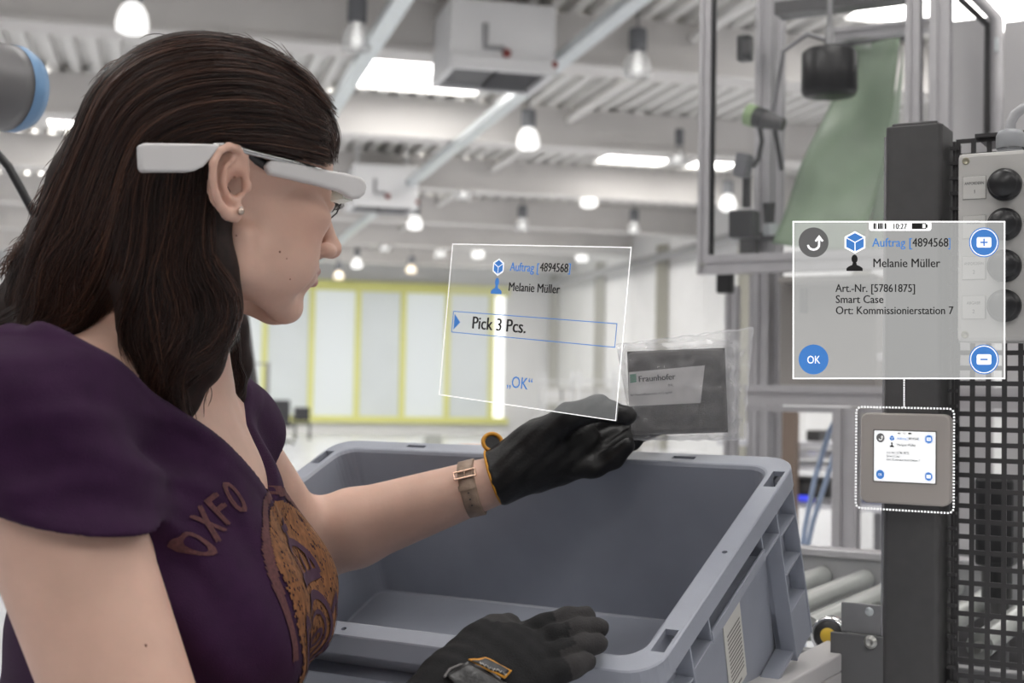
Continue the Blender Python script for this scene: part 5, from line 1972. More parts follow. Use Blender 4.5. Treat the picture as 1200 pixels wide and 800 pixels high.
def lay_text(name, body_, size, s0, z0, m, arc=None, lift=0.0016, width=None):
    vs_, fs = text_geo(body_, size)
    w = max(v.x for v in vs_)
    k = 1 if width is None else width / w
    mb = MB()
    out = []
    for v in vs_:
        x, y = v.x * k, v.y
        if arc:
            r_, a0 = arc
            ang = a0 - x / r_
            out.append(lay(s0 - (r_ + y) * math.cos(ang), z0 + (r_ + y) * math.sin(ang), lift))
        else:
            out.append(lay(s0 - x + 0, z0 + y, lift))
    mb.add(out, fs)
    return mb.build(name, m, shirt)


# lettering reads left to right for the viewer facing her: +s is the wearer's left = viewer's right
def lay_text_v(name, body_, size, s0, z0, m, width, rot=0.0, lift=0.0018):
    vs_, fs = text_geo(body_, size)
    w = max(v.x for v in vs_)
    k = width / w
    ca, sa = math.cos(rot), math.sin(rot)
    MB().add([lay(s0 + v.x * k * ca - v.y * sa, z0 + v.x * k * sa + v.y * ca, lift) for v in vs_], fs).build(name, m, shirt)


def shirt_sz(u, v):
    """print coordinates of the cloth seen at a pixel"""
    d = (_F + (u - 600) / FPX * _R - (v - 400) / FPX * _U).normalized()
    h_ = SH_BVH.ray_cast(CAM, d, 3)[0]
    return (h_ - TM).dot(TL), h_.z - (ZV - 0.070)


LP = [(246, 658), (253, 636), (264, 618), (277, 604), (291, 594)]
for i, ch_ in enumerate('OXFO'):
    (s0_, z0_), (s1_, z1_) = shirt_sz(*LP[i]), shirt_sz(*LP[i + 1])
    an2 = math.atan2(z1_ - z0_, s1_ - s0_)
    for off in (0.0, 0.0022):
        lay_text_v('print_letter', ch_, 0.036, s0_ + off, z0_, M_GOLD_D, min(0.022, math.hypot(s1_ - s0_, z1_ - z0_) * 0.85), min(an2, 1.15), 0.0010 + off * 0.02)
lay_text_v('print_year', '2501', 0.024, 0.005, -0.128, M_GOLD, 0.045)
lay_text_v('print_word', 'UNITED', 0.022, -0.072, -0.128, M_GOLD, 0.066)

# hem stitch on the sleeve and trousers, shoes below the frame
M_JEANS = mat('dark_denim', (0.025, 0.03, 0.045), 0.8, bump=0.3, bscale=800)
HIP = tm(0, -0.035, -0.52)


def legs_sdf(p):
    d = ell(p, HIP, (0.165, 0.115, 0.13), Tn)
    for s in (-1, 1):
        h_ = HIP + s * 0.085 * L_(TL)
        k_ = h_ + np.array([0.01, 0, 0], np.float32) + 0.02 * L_(TF); k_[2] = 0.47
        a_ = h_ + s * 0.02 * L_(TL); a_[2] = 0.09
        d = smin(d, chain(p, [h_, k_, a_], [0.085, 0.062, 0.05], 0.02), 0.03)
    d = np.maximum(d, 0.07 - p[:, 2])
    return np.maximum(d, p[:, 2] - 0.95)


V, Q = sdf_mesh(legs_sdf, (HIP[0] - 0.3, HIP[1] - 0.3, 0.04), (HIP[0] + 0.3, HIP[1] + 0.3, 0.98), 0.008)
np_mesh('trousers', V, Q, M_JEANS, person)
for s in (-1, 1):
    a_ = HIP + s * 0.105 * L_(TL); a_[2] = 0.05
    f_ = lambda p: np.maximum(smin(rcone(p, a_ - 0.04 * L_(TF), a_ + 0.15 * L_(TF) - np.array([0, 0, 0.012], np.float32), 0.046, 0.036), rcone(p, a_, a_ + np.array([0, 0, 0.05], np.float32), 0.045, 0.045), 0.03), -p[:, 2])
    V, Q = sdf_mesh(f_, (a_[0] - 0.3, a_[1] - 0.3, -0.03), (a_[0] + 0.3, a_[1] + 0.3, 0.18), 0.006)
    np_mesh('shoe', V, Q, M_BLACK, person)

# ---------------------------------------------------------------- hair
LK = [
    ([(230, 190, 1.085), (232, 250, 1.080), (238, 310, 1.078), (238, 360, 1.08), (222, 415, 1.085), (208, 465, 1.09), (206, 500, 1.09)], [0.024, 0.027, 0.028, 0.029, 0.027, 0.017, 0.005]),
    ([(190, 180, 1.085), (178, 250, 1.085), (176, 320, 1.085), (178, 380, 1.09), (186, 425, 1.09), (196, 470, 1.09)], [0.036, 0.036, 0.032, 0.026, 0.017, 0.008]),
    ([(150, 150, 1.10), (118, 220, 1.11), (98, 290, 1.115), (82, 345, 1.12), (62, 385, 1.12), (45, 405, 1.12)], [0.036, 0.040, 0.042, 0.038, 0.028, 0.014]),
    ([(132, 125, 1.13), (104, 190, 1.15), (85, 255, 1.16), (55, 320, 1.155), (28, 375, 1.15), (22, 412, 1.14)], [0.018, 0.019, 0.022, 0.027, 0.029, 0.020]),
    ([(240, 320, 1.262), (258, 385, 1.278), (266, 430, 1.288), (266, 462, 1.292), (258, 486, 1.292)], [0.024, 0.024, 0.021, 0.015, 0.004]),
    ([(130, 200, 1.20), (110, 300, 1.22), (95, 400, 1.22)], [0.04, 0.045, 0.03]),
]
LKW = [([L_(P(*q)) for q in pts], rs_) for pts, rs_ in LK]


def hair_sdf(pw):
    p = (pw - HOn) @ HRm * 1000.0
    ay = np.abs(p[:, 1])
    cap = ell(p, (-6, 0, 44), (101, 82, 90))
    cap = smin(cap, ell(p, (30, 0, 47), (70, 72, 63)), 18)
    zc = 26 + 0.75 * np.maximum(0, p[:, 0] - 45) + 30 * sstep(20, 60, p[:, 0]) * sstep(70, 30, ay)
    cap = smax(cap, np.minimum(zc - p[:, 2], p[:, 0] + 16), 8)
    d = cap * 0.001
    for pts, rs_ in LKW:
        d = smin(d, chain(pw, pts, rs_, 0.012), 0.022)
    # keep the ear and cheek clear
    keep = ell(p, (EARC[0] + 12, -88, EARC[2] - 6), (34, 26, 40)) * 0.001
    d = smax(d, -keep, 0.008)
    face = ell(p, (62, -60, -30), (62, 40, 66)) * 0.001
    d = smax(d, -face, 0.008)
    fl2 = (0.0016 * np.sin(pw[:, 0] * 170 + 5 * np.sin(pw[:, 2] * 28)) + 0.001 * np.sin(pw[:, 0] * 330 - pw[:, 2] * 60)) * 0.35 * sstep(1.52, 1.42, pw[:, 2])
    return d + fl2


V, Q = sdf_mesh(hair_sdf, (-0.56, 1.00, 1.25), (-0.08, 1.36, 1.68), 0.003)
M_HAIR = bpy.data.materials.new('brown_hair')
M_HAIR.use_nodes = True
nt = M_HAIR.node_tree
b_ = nt.nodes['Principled BSDF']
b_.inputs['Roughness'].default_value = 0.34
b_.inputs['Specular IOR Level'].default_value = 0.45
at = nt.nodes.new('ShaderNodeAttribute'); at.attribute_name = 'shade'
rp = nt.nodes.new('ShaderNodeValToRGB')
rp.color_ramp.elements[0].color = (0.010, 0.0046, 0.0038, 1)
rp.color_ramp.elements[1].color = (0.15, 0.068, 0.042, 1)
e_ = rp.color_ramp.elements.new(0.55); e_.color = (0.040, 0.0175, 0.0125, 1)
nt.links.new(at.outputs['Fac'], rp.inputs[0])
nt.links.new(rp.outputs[0], b_.inputs['Base Color'])
M_HULL = mat('hair_under_layer', (0.016, 0.0075, 0.006), 0.65, noise=0.4, nscale=160, spec=0.25)
hull = np_mesh('hair', V, Q, M_HULL, person)
set_attr(hull, 'shade', np.full(len(V), 0.12))
HB = BVHTree.FromPolygons([tuple(v) for v in V], [tuple(q) for q in Q])


def catmull(pts, n):
    pts = np.asarray(pts, float)
    m = len(pts)
    t = np.linspace(0, m - 1, n)
    i = np.minimum(t.astype(int), m - 2)
    f = (t - i)[:, None]
    p0 = pts[np.maximum(i - 1, 0)]; p1 = pts[i]; p2 = pts[i + 1]; p3 = pts[np.minimum(i + 2, m - 1)]
    return 0.5 * (2 * p1 + (p2 - p0) * f + (2 * p0 - 5 * p1 + 4 * p2 - p3) * f ** 2 + (3 * p1 - p0 - 3 * p2 + p3) * f ** 3)


NS = 26
SHEETS = [
    # crown sweeping back and down (count, guides, wave)
    (1500, [[(394, 128), (352, 82), (292, 50), (225, 43), (160, 64), (116, 104), (90, 155), (66, 205), (46, 260), (20, 322), (2, 385)],
            [(396, 140), (350, 104), (290, 84), (222, 88), (162, 118), (124, 168), (98, 230), (84, 290), (60, 345), (30, 395)],
            [(394, 155), (345, 134), (287, 122), (222, 132), (172, 162), (146, 212), (132, 270), (118, 330), (95, 375), (70, 400)],
            [(388, 166), (342, 154), (288, 150), (236, 156), (196, 176), (178, 228), (172, 290), (160, 345), (150, 395), (170, 445)],
            [(380, 172), (340, 163), (292, 160), (246, 164), (220, 186), (208, 238), (206, 300), (205, 350), (196, 410), (200, 470)]], 5.0),
    # behind the ear down over the collar bone
    (1300, [[(236, 160), (205, 185), (190, 240), (184, 300), (180, 360), (172, 420), (190, 470), (200, 495)],
            [(262, 160), (228, 188), (216, 245), (214, 305), (218, 360), (198, 420), (198, 470), (205, 505)],
            [(284, 163), (246, 185), (238, 240), (244, 300), (256, 350), (236, 405), (214, 455), (207, 508)],
            [(292, 165), (252, 182), (243, 235), (254, 290), (272, 345), (262, 395), (230, 440), (212, 500)]], 18.0),
    # temple
    (260, [[(386, 172), (350, 162), (310, 157), (272, 155), (240, 160)], [(388, 182), (352, 172), (314, 166), (278, 162), (246, 164)], [(384, 194), (354, 184), (322, 176), (296, 171), (262, 166)]], 1.5),
    # fringe
    (420, [[(290, 62), (335, 78), (372, 108), (391, 150), (390, 192)],
           [(318, 62), (358, 84), (387, 116), (398, 155), (394, 190)],
           [(280, 92), (330, 104), (366, 132), (385, 168), (389, 196)],
           [(275, 118), (325, 126), (358, 150), (376, 176), (384, 196)]], 2.0),
    # back of the hair behind the shoulder
    (700, [[(150, 130), (105, 200), (72, 265), (35, 330), (5, 385), (-15, 405)],
           [(165, 150), (122, 220), (95, 290), (70, 345), (40, 385), (15, 410)],
           [(185, 165), (140, 235), (120, 300), (100, 350), (75, 385), (52, 405)]], 17.0),
    # lock over the far shoulder
    (160, [[(262, 375), (266, 410), (262, 445), (255, 478)], [(276, 372), (280, 415), (284, 450), (272, 482)]], 4.0),
]
strands, shade_s = [], []
hair_rng = np.random.default_rng(11)


def strand(px, lift, off):
    """drape a pixel path on the hair mass"""
    out, last, ok = [], None, 0
    dep_ = []
    for (u, v) in px.tolist():
        d = (_F + (u - 600) / FPX * _R - (v - 400) / FPX * _U)
        h_ = HB.ray_cast(CAM, d.normalized(), 3.0)
        dep_.append(None if h_[0] is None else (h_[0] - CAM).dot(_F))
    good = [x for x in dep_ if x is not None]
    if len(good) < len(px) * 0.35:
        return None
    arr = np.array([np.nan if x is None else x for x in dep_])
    idx_ = np.arange(len(arr))
    m_ = ~np.isnan(arr)
    arr = np.interp(idx_, idx_[m_], arr[m_])
    k_ = np.array([1, 2, 3, 2, 1.0]); k_ /= k_.sum()
    arr = np.convolve(np.pad(arr, 2, mode='edge'), k_, 'valid')
    arr = arr - lift
    return np.array([list(P(px[i][0], px[i][1], arr[i])) for i in range(len(px))])


for (cnt_, guides, wave) in SHEETS:
    G = np.array([catmull(g_, NS) for g_ in guides])
    ng = len(guides)
    nclump = max(8, cnt_ // 14)
    cl_a = hair_rng.uniform(0, ng - 1, nclump)
    cl_ph = hair_rng.uniform(0, 6.28, nclump)
    cl_sh = hair_rng.uniform(0, 1, nclump)
    for k in range(cnt_):
        c_ = hair_rng.integers(nclump)
        a_ = float(np.clip(cl_a[c_] + hair_rng.normal() * 0.10, 0, ng - 1.001))
        i_ = int(a_); f_ = a_ - i_
        base_ = G[i_] * (1 - f_) + G[i_ + 1] * f_
        s0 = hair_rng.uniform(0, 0.35) if cnt_ > 450 else hair_rng.uniform(0, 0.1)
        s1 = 1 - abs(hair_rng.normal()) * 0.12
        tt = np.linspace(s0, max(s1, s0 + 0.4), NS)
        tt = np.minimum(tt, 1.0)
        px = np.stack([np.interp(tt, np.linspace(0, 1, NS), base_[:, j]) for j in (0, 1)], 1)
        tg = np.gradient(px, axis=0)
        nn = np.stack([-tg[:, 1], tg[:, 0]], 1); nn /= np.linalg.norm(nn, axis=1)[:, None] + 1e-6
        w_ = wave * (0.12 + tt ** 1.5) * np.sin(0.35 * cl_ph[c_] + 15 * tt + 0.3 * hair_rng.normal()) + hair_rng.normal() * 1.6 * (1 + tt)
        px = px + nn * w_[:, None]
        sd = strand(px, 0.0004 + abs(hair_rng.normal()) * 0.0018 + 0.0030 * cl_sh[c_] * (0.5 + 0.5 * math.sin(7 * cl_ph[c_])), 0)
        if sd is None:
            continue
        strands.append(sd)
        shade_s.append(np.clip(0.16 + 0.5 * cl_sh[c_] ** 1.6 + hair_rng.normal() * 0.17 + (0.35 if hair_rng.random() < 0.07 else 0), 0, 1))
# fly-away hairs round the outline
FLY = [([(250, 40), (180, 50), (125, 90), (95, 140), (70, 190)], 70), ([(120, 95), (85, 160), (55, 220), (35, 275), (5, 330)], 110), ([(392, 120), (340, 72), (280, 42), (220, 36)], 45),
       ([(180, 400), (150, 450), (165, 490), (200, 510)], 20), ([(230, 400), (240, 450), (225, 490), (212, 512)], 16), ([(60, 260), (20, 290), (-10, 340)], 60)]
for g_, cnt_ in FLY:
    b0 = catmull(g_, 14)
    for k in range(cnt_):
        s0 = hair_rng.uniform(0, 0.6); s1 = s0 + hair_rng.uniform(0.2, 0.45)
        tt = np.linspace(s0, min(1, s1), 14)
        px = np.stack([np.interp(tt, np.linspace(0, 1, 14), b0[:, j]) for j in (0, 1)], 1)
        tg = np.gradient(px, axis=0)
        nn = np.stack([-tg[:, 1], tg[:, 0]], 1); nn /= np.linalg.norm(nn, axis=1)[:, None] + 1e-6
        side = hair_rng.uniform(-14, 12)
        px = px + nn * (side * np.linspace(0.1, 1, 14) ** 1.4 + 2.0 * np.sin(hair_rng.uniform(0, 6) + 9 * np.linspace(0, 1, 14)))[:, None]
        dp = 1.10 + hair_rng.uniform(-0.01, 0.05)
        q = np.array([list(P(u, v, dp)) for u, v in px])
        strands.append(np.stack([np.interp(np.linspace(0, 1, NS), np.linspace(0, 1, 14), q[:, j]) for j in range(3)], 1))
        shade_s.append(hair_rng.uniform(0.4, 0.9))
S3 = np.array(strands)
ns_ = len(S3)
T3 = np.gradient(S3, axis=1); T3 /= np.linalg.norm(T3, axis=2, keepdims=True) + 1e-9
view = S3 - np.array(list(CAM)); view /= np.linalg.norm(view, axis=2, keepdims=True)
B3 = np.cross(T3, view); B3 /= np.linalg.norm(B3, axis=2, keepdims=True) + 1e-9
N3 = np.cross(B3, T3)
rad = (0.00034 * np.clip(np.minimum(np.linspace(0.6, 6, NS), np.linspace(7, 0.25, NS)), 0, 1))[None, :, None] * hair_rng.uniform(0.6, 1.3, (ns_, 1, 1))
ring_ = np.stack([S3 + rad * (B3 * math.cos(a) + N3 * math.sin(a)) for a in (0.5, 2.6, 4.7)], 2)   # ns, NS, 3, xyz
VV = ring_.reshape(-1, 3)
base_i = (np.arange(ns_)[:, None] * NS + np.arange(NS - 1)[None, :]) * 3
qs = [np.stack([base_i + k, base_i + (k + 1) % 3, base_i + 3 + (k + 1) % 3, base_i + 3 + k], -1).reshape(-1, 4) for k in range(3)]
st_ob = np_mesh('hair_strands', VV, np.concatenate(qs), M_HAIR, hull)
st_ob['kind'] = 'stuff'
set_attr(st_ob, 'shade', np.repeat(np.array(shade_s), NS * 3))

# ---------------------------------------------------------------- smart glasses, earring, moles
M_POD = mat('white_grey_shell', (0.60, 0.585, 0.585), 0.35, coat=0.2)
M_TITAN = mat('titanium_band', (0.42, 0.42, 0.42), 0.25, metal=0.9)
M_PRISM = glass('prism_glass', (0.75, 0.8, 0.7), 0.5, 0.35)
gl = empty('smart_glasses', hl(0, -80, 20), 'white and grey smart glasses worn on the face with battery pod behind the ear', 'glasses')


def pod(name, px, y0, y1, m, bev=0.0022):
    """outline in the side plane of the head, thickened sideways"""
    loc = [hp(u, v, y0) for (u, v) in px]
    n_ = len(loc)
    vs_ = [hl(x, y0, z) for (x, _, z) in loc] + [hl(x, y1, z) for (x, _, z) in loc]
    fs = [tuple(range(n_)), tuple(reversed(range(n_, 2 * n_)))] + [((i + 1) % n_, i, n_ + i, n_ + (i + 1) % n_) for i in range(n_)]
    ob = MB().add(vs_, fs).build(name, m, gl)
    md = ob.modifiers.new('b', 'BEVEL'); md.width = bev; md.segments = 3; md.limit_method = 'ANGLE'; md.angle_limit = 0.7
    return ob


pod('battery_pod', [(164, 171), (166, 168), (172, 167), (235, 168), (259, 169), (255, 176), (247, 187), (239, 195), (230, 199.5), (222, 201), (170, 201), (166, 199), (165, 194)], -93, -84, M_POD)
pts = [hp(u, v, y) for (u, v, y) in [(250, 171, -88), (262, 171, -86), (276, 173, -84), (292, 178, -82), (318, 184, -79), (345, 191, -76)]]
fr_pts = [hl(*q) for q in pts]
side = [fr_pts[-1], hl(84, -66, 27), hl(103, -46, 30), hl(112, -20, 31), hl(114, 0, 30), hl(112, 20, 31), hl(103, 46, 30), hl(84, 66, 27), hl(50, 78, 25), hl(10, 82, 22), hl(-20, 84, 12), hl(-35, 82, -2)]
fr_all = [Vector(q) for q in catmull([list(v) for v in fr_pts + side[1:]], 64)]
MB().tube(fr_all, 0.0024, 10, flat=(h_l, 0.55)).build('titanium_band', M_TITAN, gl)
pod('display_pod', [(313, 193), (316, 188.5), (322, 187), (340, 190), (376, 197), (405, 202), (424, 207), (430, 212), (431, 219), (429, 227), (423, 232), (412, 233), (405, 227), (398, 223.5), (370, 216), (330, 206.5), (318, 204), (313.5, 199)], -80, -71, M_POD, 0.003)
MB().tube([hl(*hp(u, v, -70)) for u, v in [(292, 181), (302, 188), (316, 197)]], [0.0035, 0.004, 0.004], 10).build('hinge_arm', M_BLACK, gl)
x_, _, z_ = hp(405, 229, -68)
MB().box(hl(x_, -62, z_), (0.010, 0.022, 0.009), MHEAD, 0.001).build('display_prism', M_PRISM, gl)
for s in (-1, 1):
    MB().tube([hl(111, s * 14, 30), hl(113, s * 13, 20), hl(110, s * 11.5, 8), hl(105, s * 10.5, 2)], 0.0007, 6).build('nose_wire', M_BLACK, gl)
    MB().ball(hl(104, s * 10, 0), (0.002, 0.0022, 0.0055), 12, MHEAD).build('nose_pad', glass('pad_silicone_%d' % (s + 1), (0.8, 0.8, 0.8), 0.4, 0.3), gl)
er = empty('ear_stud', hl(*hp(282, 247.5, -86)), 'small sparkling stone stud in the ear lobe', 'earring')
c = hl(*hp(282, 247.5, -87))
MB().ball(c, 0.0030, 10).build('stone', mat('stone', (0.55, 0.45, 0.38), 0.05, metal=0.6), er)
MB().ball(hl(*hp(282.5, 244, -86)), 0.0016, 8).build('setting', M_SCREW, er)
BODY_BVH = BVHTree.FromObject(body, bpy.context.evaluated_depsgraph_get())
for (u, v, r_) in [(328, 295, 0.0009), (336, 303, 0.0006), (340, 327, 0.0007), (277, 276, 0.0007), (171, 756, 0.0010)]:
    d = (_F + (u - 600) / FPX * _R - (v - 400) / FPX * _U).normalized()
    h_ = BODY_BVH.ray_cast(CAM, d, 3)
    if h_[0]:
        MB().ball(h_[0], r_, 8).build('mole', M_MOLE, person)

# ---------------------------------------------------------------- gloves
M_GLOVE_L = mat('black_leather', (0.0075, 0.007, 0.0075), 0.45, spec=0.35, noise=0.25, nscale=50, bump=0.25, bscale=350)
W = lambda u, v, y: L_(P(u, v, y))
AX_L = (LW - LE).normalized()


def glove_l_sdf(p):
    cuff = chain(p, [W(580, 560, 1.48), W(606, 547, 1.48), W(632, 535, 1.48)], [0.0315, 0.030, 0.031], 0.01)
    cuff = smax(cuff, -((p - W(578, 558, 1.48)) @ L_(AX_L)), 0.003)
    hv = (P(690, 512, 1.485) - P(605, 548, 1.48)).normalized()
    dv = _F.copy()
    dv = (dv - hv * dv.dot(hv)).normalized()
    uv = hv.cross(dv)
    Mh = np.array([list(hv), list(uv), list(dv)], np.float32).T
    d = smin(cuff, ell(p, W(652, 528, 1.482), (0.050, 0.036, 0.021), Mh), 0.02)
    d = smin(d, ell(p, W(632, 515, 1.468), (0.032, 0.020, 0.018), Mh), 0.015)       # thumb base
    th = chain(p, [W(630, 515, 1.465), W(668, 488, 1.448), W(700, 478, 1.442), W(734, 487, 1.440)], [0.017, 0.0145, 0.0135, 0.0105], 0.006)
    d = smin(d, th, 0.010)
    fi = chain(p, [W(676, 506, 1.492), W(715, 492, 1.512), W(748, 486, 1.520), W(778, 486, 1.518)], [0.0125, 0.0118, 0.0110, 0.0095], 0.005)
    mi = chain(p, [W(680, 520, 1.490), W(718, 512, 1.505), W(748, 506, 1.512), W(772, 500, 1.510)], [0.0125, 0.0120, 0.0112, 0.0098], 0.005)
    ri = chain(p, [W(678, 535, 1.484), W(712, 530, 1.490), W(738, 516, 1.492), W(752, 505, 1.490)], [0.0125, 0.0120, 0.0112, 0.0098], 0.005)
    pi_ = chain(p, [W(668, 548, 1.476), W(697, 548, 1.474), W(720, 536, 1.470), W(735, 522, 1.464)], [0.0118, 0.0110, 0.0105, 0.0090], 0.005)
    fs_ = fi
    for f_ in (mi, ri, pi_):
        fs_ = smin(fs_, f_, 0.0015)
    d = smin(d, fs_, 0.008)
    w_ = 0.0009 * np.sin(p @ np.array([260, 90, -150], np.float32)) * np.sin(p @ np.array([-70, 160, 200], np.float32))
    # seam line across the palm
    return d + w_


lo = np.min([W(560, 600, 1.5), W(560, 450, 1.4)], 0) - 0.03
hi = np.max([W(790, 450, 1.55), W(790, 600, 1.55)], 0) + 0.03
V, Q = sdf_mesh(glove_l_sdf, lo, hi, 0.0016)
glv = np_mesh('glove', V, Q, M_GLOVE_L, person)
M_ORANGE_T = mat('orange_trim', (0.60, 0.27, 0.02), 0.6)
# orange-edged pull tab and cuff edging
tc_ = P(577, 518, 1.485)
tn = Vector((0.25, -0.9, 0.25)).normalized()
t1 = tn.cross(SZ).normalized(); t2 = t1.cross(tn)
MB().tube([tc_ + t1 * 0.0105 * math.cos(a) + t2 * 0.0095 * math.sin(a) for a in np.linspace(0, 2 * math.pi, 25)], 0.0022, 8, caps=False).build('pull_tab', M_ORANGE_T, glv)
MB().add([tc_ - tn * 0.0005 + t1 * 0.0100 * math.cos(a) + t2 * 0.0090 * math.sin(a) for a in np.linspace(0, 2 * math.pi, 25)[:-1]] + [tc_ - tn * 0.002 + t1 * 0.0100 * math.cos(a) + t2 * 0.0090 * math.sin(a) for a in np.linspace(0, 2 * math.pi, 25)[:-1]], [tuple(range(24)), tuple(range(47, 23, -1))] + [(k, (k + 1) % 24, 24 + (k + 1) % 24, 24 + k) for k in range(24)]).build('tab_lining', M_BLACK, glv)
e1 = (AX_L.cross(SZ)).normalized(); e2 = AX_L.cross(e1)
cc_ = P(579, 559, 1.48)
MB().tube([cc_ + e1 * 0.0300 * math.cos(a) + e2 * 0.0300 * math.sin(a) for a in np.linspace(0, 2 * math.pi, 37)], 0.0014, 6, caps=False).build('cuff_edge', M_ORANGE_T, glv)

M_GLOVE_R = vert_mat('black_knit_glove', (0.007, 0.007, 0.008), 0.8, [('leather', (0.034, 0.032, 0.033))], bump=0.9, bscale=900, noise=0.2, nscale=70, spec=0.3)
FG = {
    'index': ([(600, 756, 1.150), (634, 741, 1.160), (662, 731, 1.166), (686, 727, 1.170)], [0.0118, 0.0108, 0.0100, 0.0088]),
    'middle': ([(612, 768, 1.138), (650, 752, 1.148), (680, 743, 1.154), (702, 741, 1.158)], [0.0120, 0.0108, 0.0100, 0.0088]),
    'ring': ([(624, 784, 1.122), (660, 770, 1.132), (684, 762, 1.138), (701, 759, 1.142)], [0.0116, 0.0105, 0.0096, 0.0085]),
    'little': ([(628, 803, 1.106), (656, 793, 1.113), (674, 786, 1.118), (687, 781, 1.122)], [0.0108, 0.0098, 0.0090, 0.0080]),
    'thumb': ([(548, 785, 1.105), (562, 755, 1.135), (578, 742, 1.150), (596, 737, 1.160)], [0.0165, 0.0130, 0.0115, 0.0098]),
}
DZR = np.array([0, 0, 0.004], np.float32)


def glove_r_sdf(p):
    hv = (P(620, 772, 1.13) - P(500, 845, 1.07)).normalized()
    nv = (CZ * 0.75 - _F * 0.55).normalized()
    nv = (nv - hv * nv.dot(hv)).normalized()
    sv = hv.cross(nv)
    Mh = np.array([list(hv), list(sv), list(nv)], np.float32).T
    d = ell(p, W(580, 788, 1.112) + DZR, (0.050, 0.044, 0.019), Mh)
    d = smin(d, chain(p, [W(482, 858, 1.062), W(530, 820, 1.09)], [0.034, 0.031], 0.01), 0.02)
    d = smin(d, ell(p, W(540, 815, 1.09), (0.03, 0.036, 0.024), Mh), 0.02)
    fs_ = None
    for k_, (pts_, rs_) in FG.items():
        c_ = chain(p, [W(*q) + DZR for q in pts_], rs_, 0.004)
        fs_ = c_ if fs_ is None else smin(fs_, c_, 0.0012)
    d = smin(d, fs_, 0.008)
    d = d + 0.0006 * np.sin(p @ np.array([310, 120, -170], np.float32)) * np.sin(p @ np.array([-90, 190, 230], np.float32))
    return d


lo = np.min([W(440, 900, 1.05), W(440, 700, 1.05)], 0) - 0.03
hi = np.max([W(715, 700, 1.20), W(715, 900, 1.2)], 0) + 0.03
V, Q = sdf_mesh(glove_r_sdf, lo, hi, 0.0016)
glr = np_mesh('glove', V, Q, M_GLOVE_R, person)
Vf = V.astype(np.float32)
lea = np.zeros(len(V))
for k_, (pts_, rs_) in FG.items():
    a_, b__ = W(*pts_[1]) * 0.35 + W(*pts_[2]) * 0.65, W(*pts_[3])
    dd = rcone(Vf, a_ + DZR, b__ + DZR, 0.012, 0.012)
    ax_f = (b__ - a_) / np.linalg.norm(b__ - a_)
    lea = np.maximum(lea, ((dd < 0.004) & ((Vf - a_) @ ax_f > -0.002)).astype(float))
set_attr(glr, 'leather', lea)
# wrist strap with a stitched badge on the back of the hand
GR_BVH = BVHTree.FromPolygons([tuple(v) for v in V], [tuple(q) for q in Q])


def on_glove(u, v, lift=0.001):
    d = (_F + (u - 600) / FPX * _R - (v - 400) / FPX * _U).normalized()
    h_ = GR_BVH.ray_cast(CAM, d, 3)
    if h_[0] is None:
        return P(u, v, 1.09)
    return h_[0] + h_[1] * lift


def patch(name, poly_px, m, lift, n_=10):
    """quad patch (4 px corners) laid on the glove"""
    A_, B_, C_, D_ = [Vector(q) for q in poly_px]
    vs_ = []
    for j in range(n_ + 1):
        for i in range(n_ + 1):
            q = A_.lerp(B_, i / n_).lerp(D_.lerp(C_, i / n_), j / n_)
            vs_.append(on_glove(q.x, q.y, lift))
    fs = [(j * (n_ + 1) + i, j * (n_ + 1) + i + 1, (j + 1) * (n_ + 1) + i + 1, (j + 1) * (n_ + 1) + i) for j in range(n_) for i in range(n_)]
    ob = MB().add(vs_, fs, True).build(name, m, glr)
    md = ob.modifiers.new('s', 'SOLIDIFY'); md.thickness = 0.0012; md.offset = -0.5
    return ob


M_CUFFL = mat('strap_leather', (0.02, 0.02, 0.021), 0.35, bump=0.3, bscale=250)
patch('wrist_strap', [(522, 792), (548, 778), (598, 806), (560, 830)], M_CUFFL, 0.0022)
patch('badge_border', [(548, 777), (566, 774), (598, 788), (588, 797)], M_ORANGE_T, 0.0034)
patch('badge', [(551, 779), (566, 776.5), (594, 788.5), (587, 794.5)], M_BLACK, 0.0044)
M_THREAD = mat('pale_thread', (0.45, 0.43, 0.40), 0.6)
for k in range(7):
    u0 = 560 + k * 4.2
    v0 = 781 + k * 1.75
    MB().tube([on_glove(u0, v0, 0.0055), on_glove(u0 + 1.5, v0 + 3.2, 0.0055), on_glove(u0 + 3, v0 + 1.2, 0.0055)], 0.0004, 5).build('badge_stitching', M_THREAD, glr)
pts = [on_glove(u, v, 0.0025) for u, v in [(521, 795), (527, 786), (540, 781), (556, 782), (572, 787), (584, 797)]]
MB().tube(pts, 0.0011, 6).build('strap_piping', mat('piping_grey', (0.16, 0.15, 0.15), 0.5), glr)

# ---------------------------------------------------------------- wrist watch (strap buckle side)
wt = empty('wrist_watch', LE.lerp(LW, 0.87), 'wrist watch with a light brown leather strap on the outstretched arm', 'watch')
M_STRAP = mat('tan_strap', (0.30, 0.215, 0.16), 0.55, noise=0.18, nscale=120, bump=0.4, bscale=500)
M_GOLDB = mat('rose_gold', (0.75, 0.52, 0.40), 0.2, metal=1.0)
cw_ = LE.lerp(LW, 0.885)
axw = (AX_L + Vector((0, 0, -0.10))).normalized()
w1 = axw.cross(SZ).normalized(); w2 = axw.cross(w1).normalized()
prof = []
nseg = 56


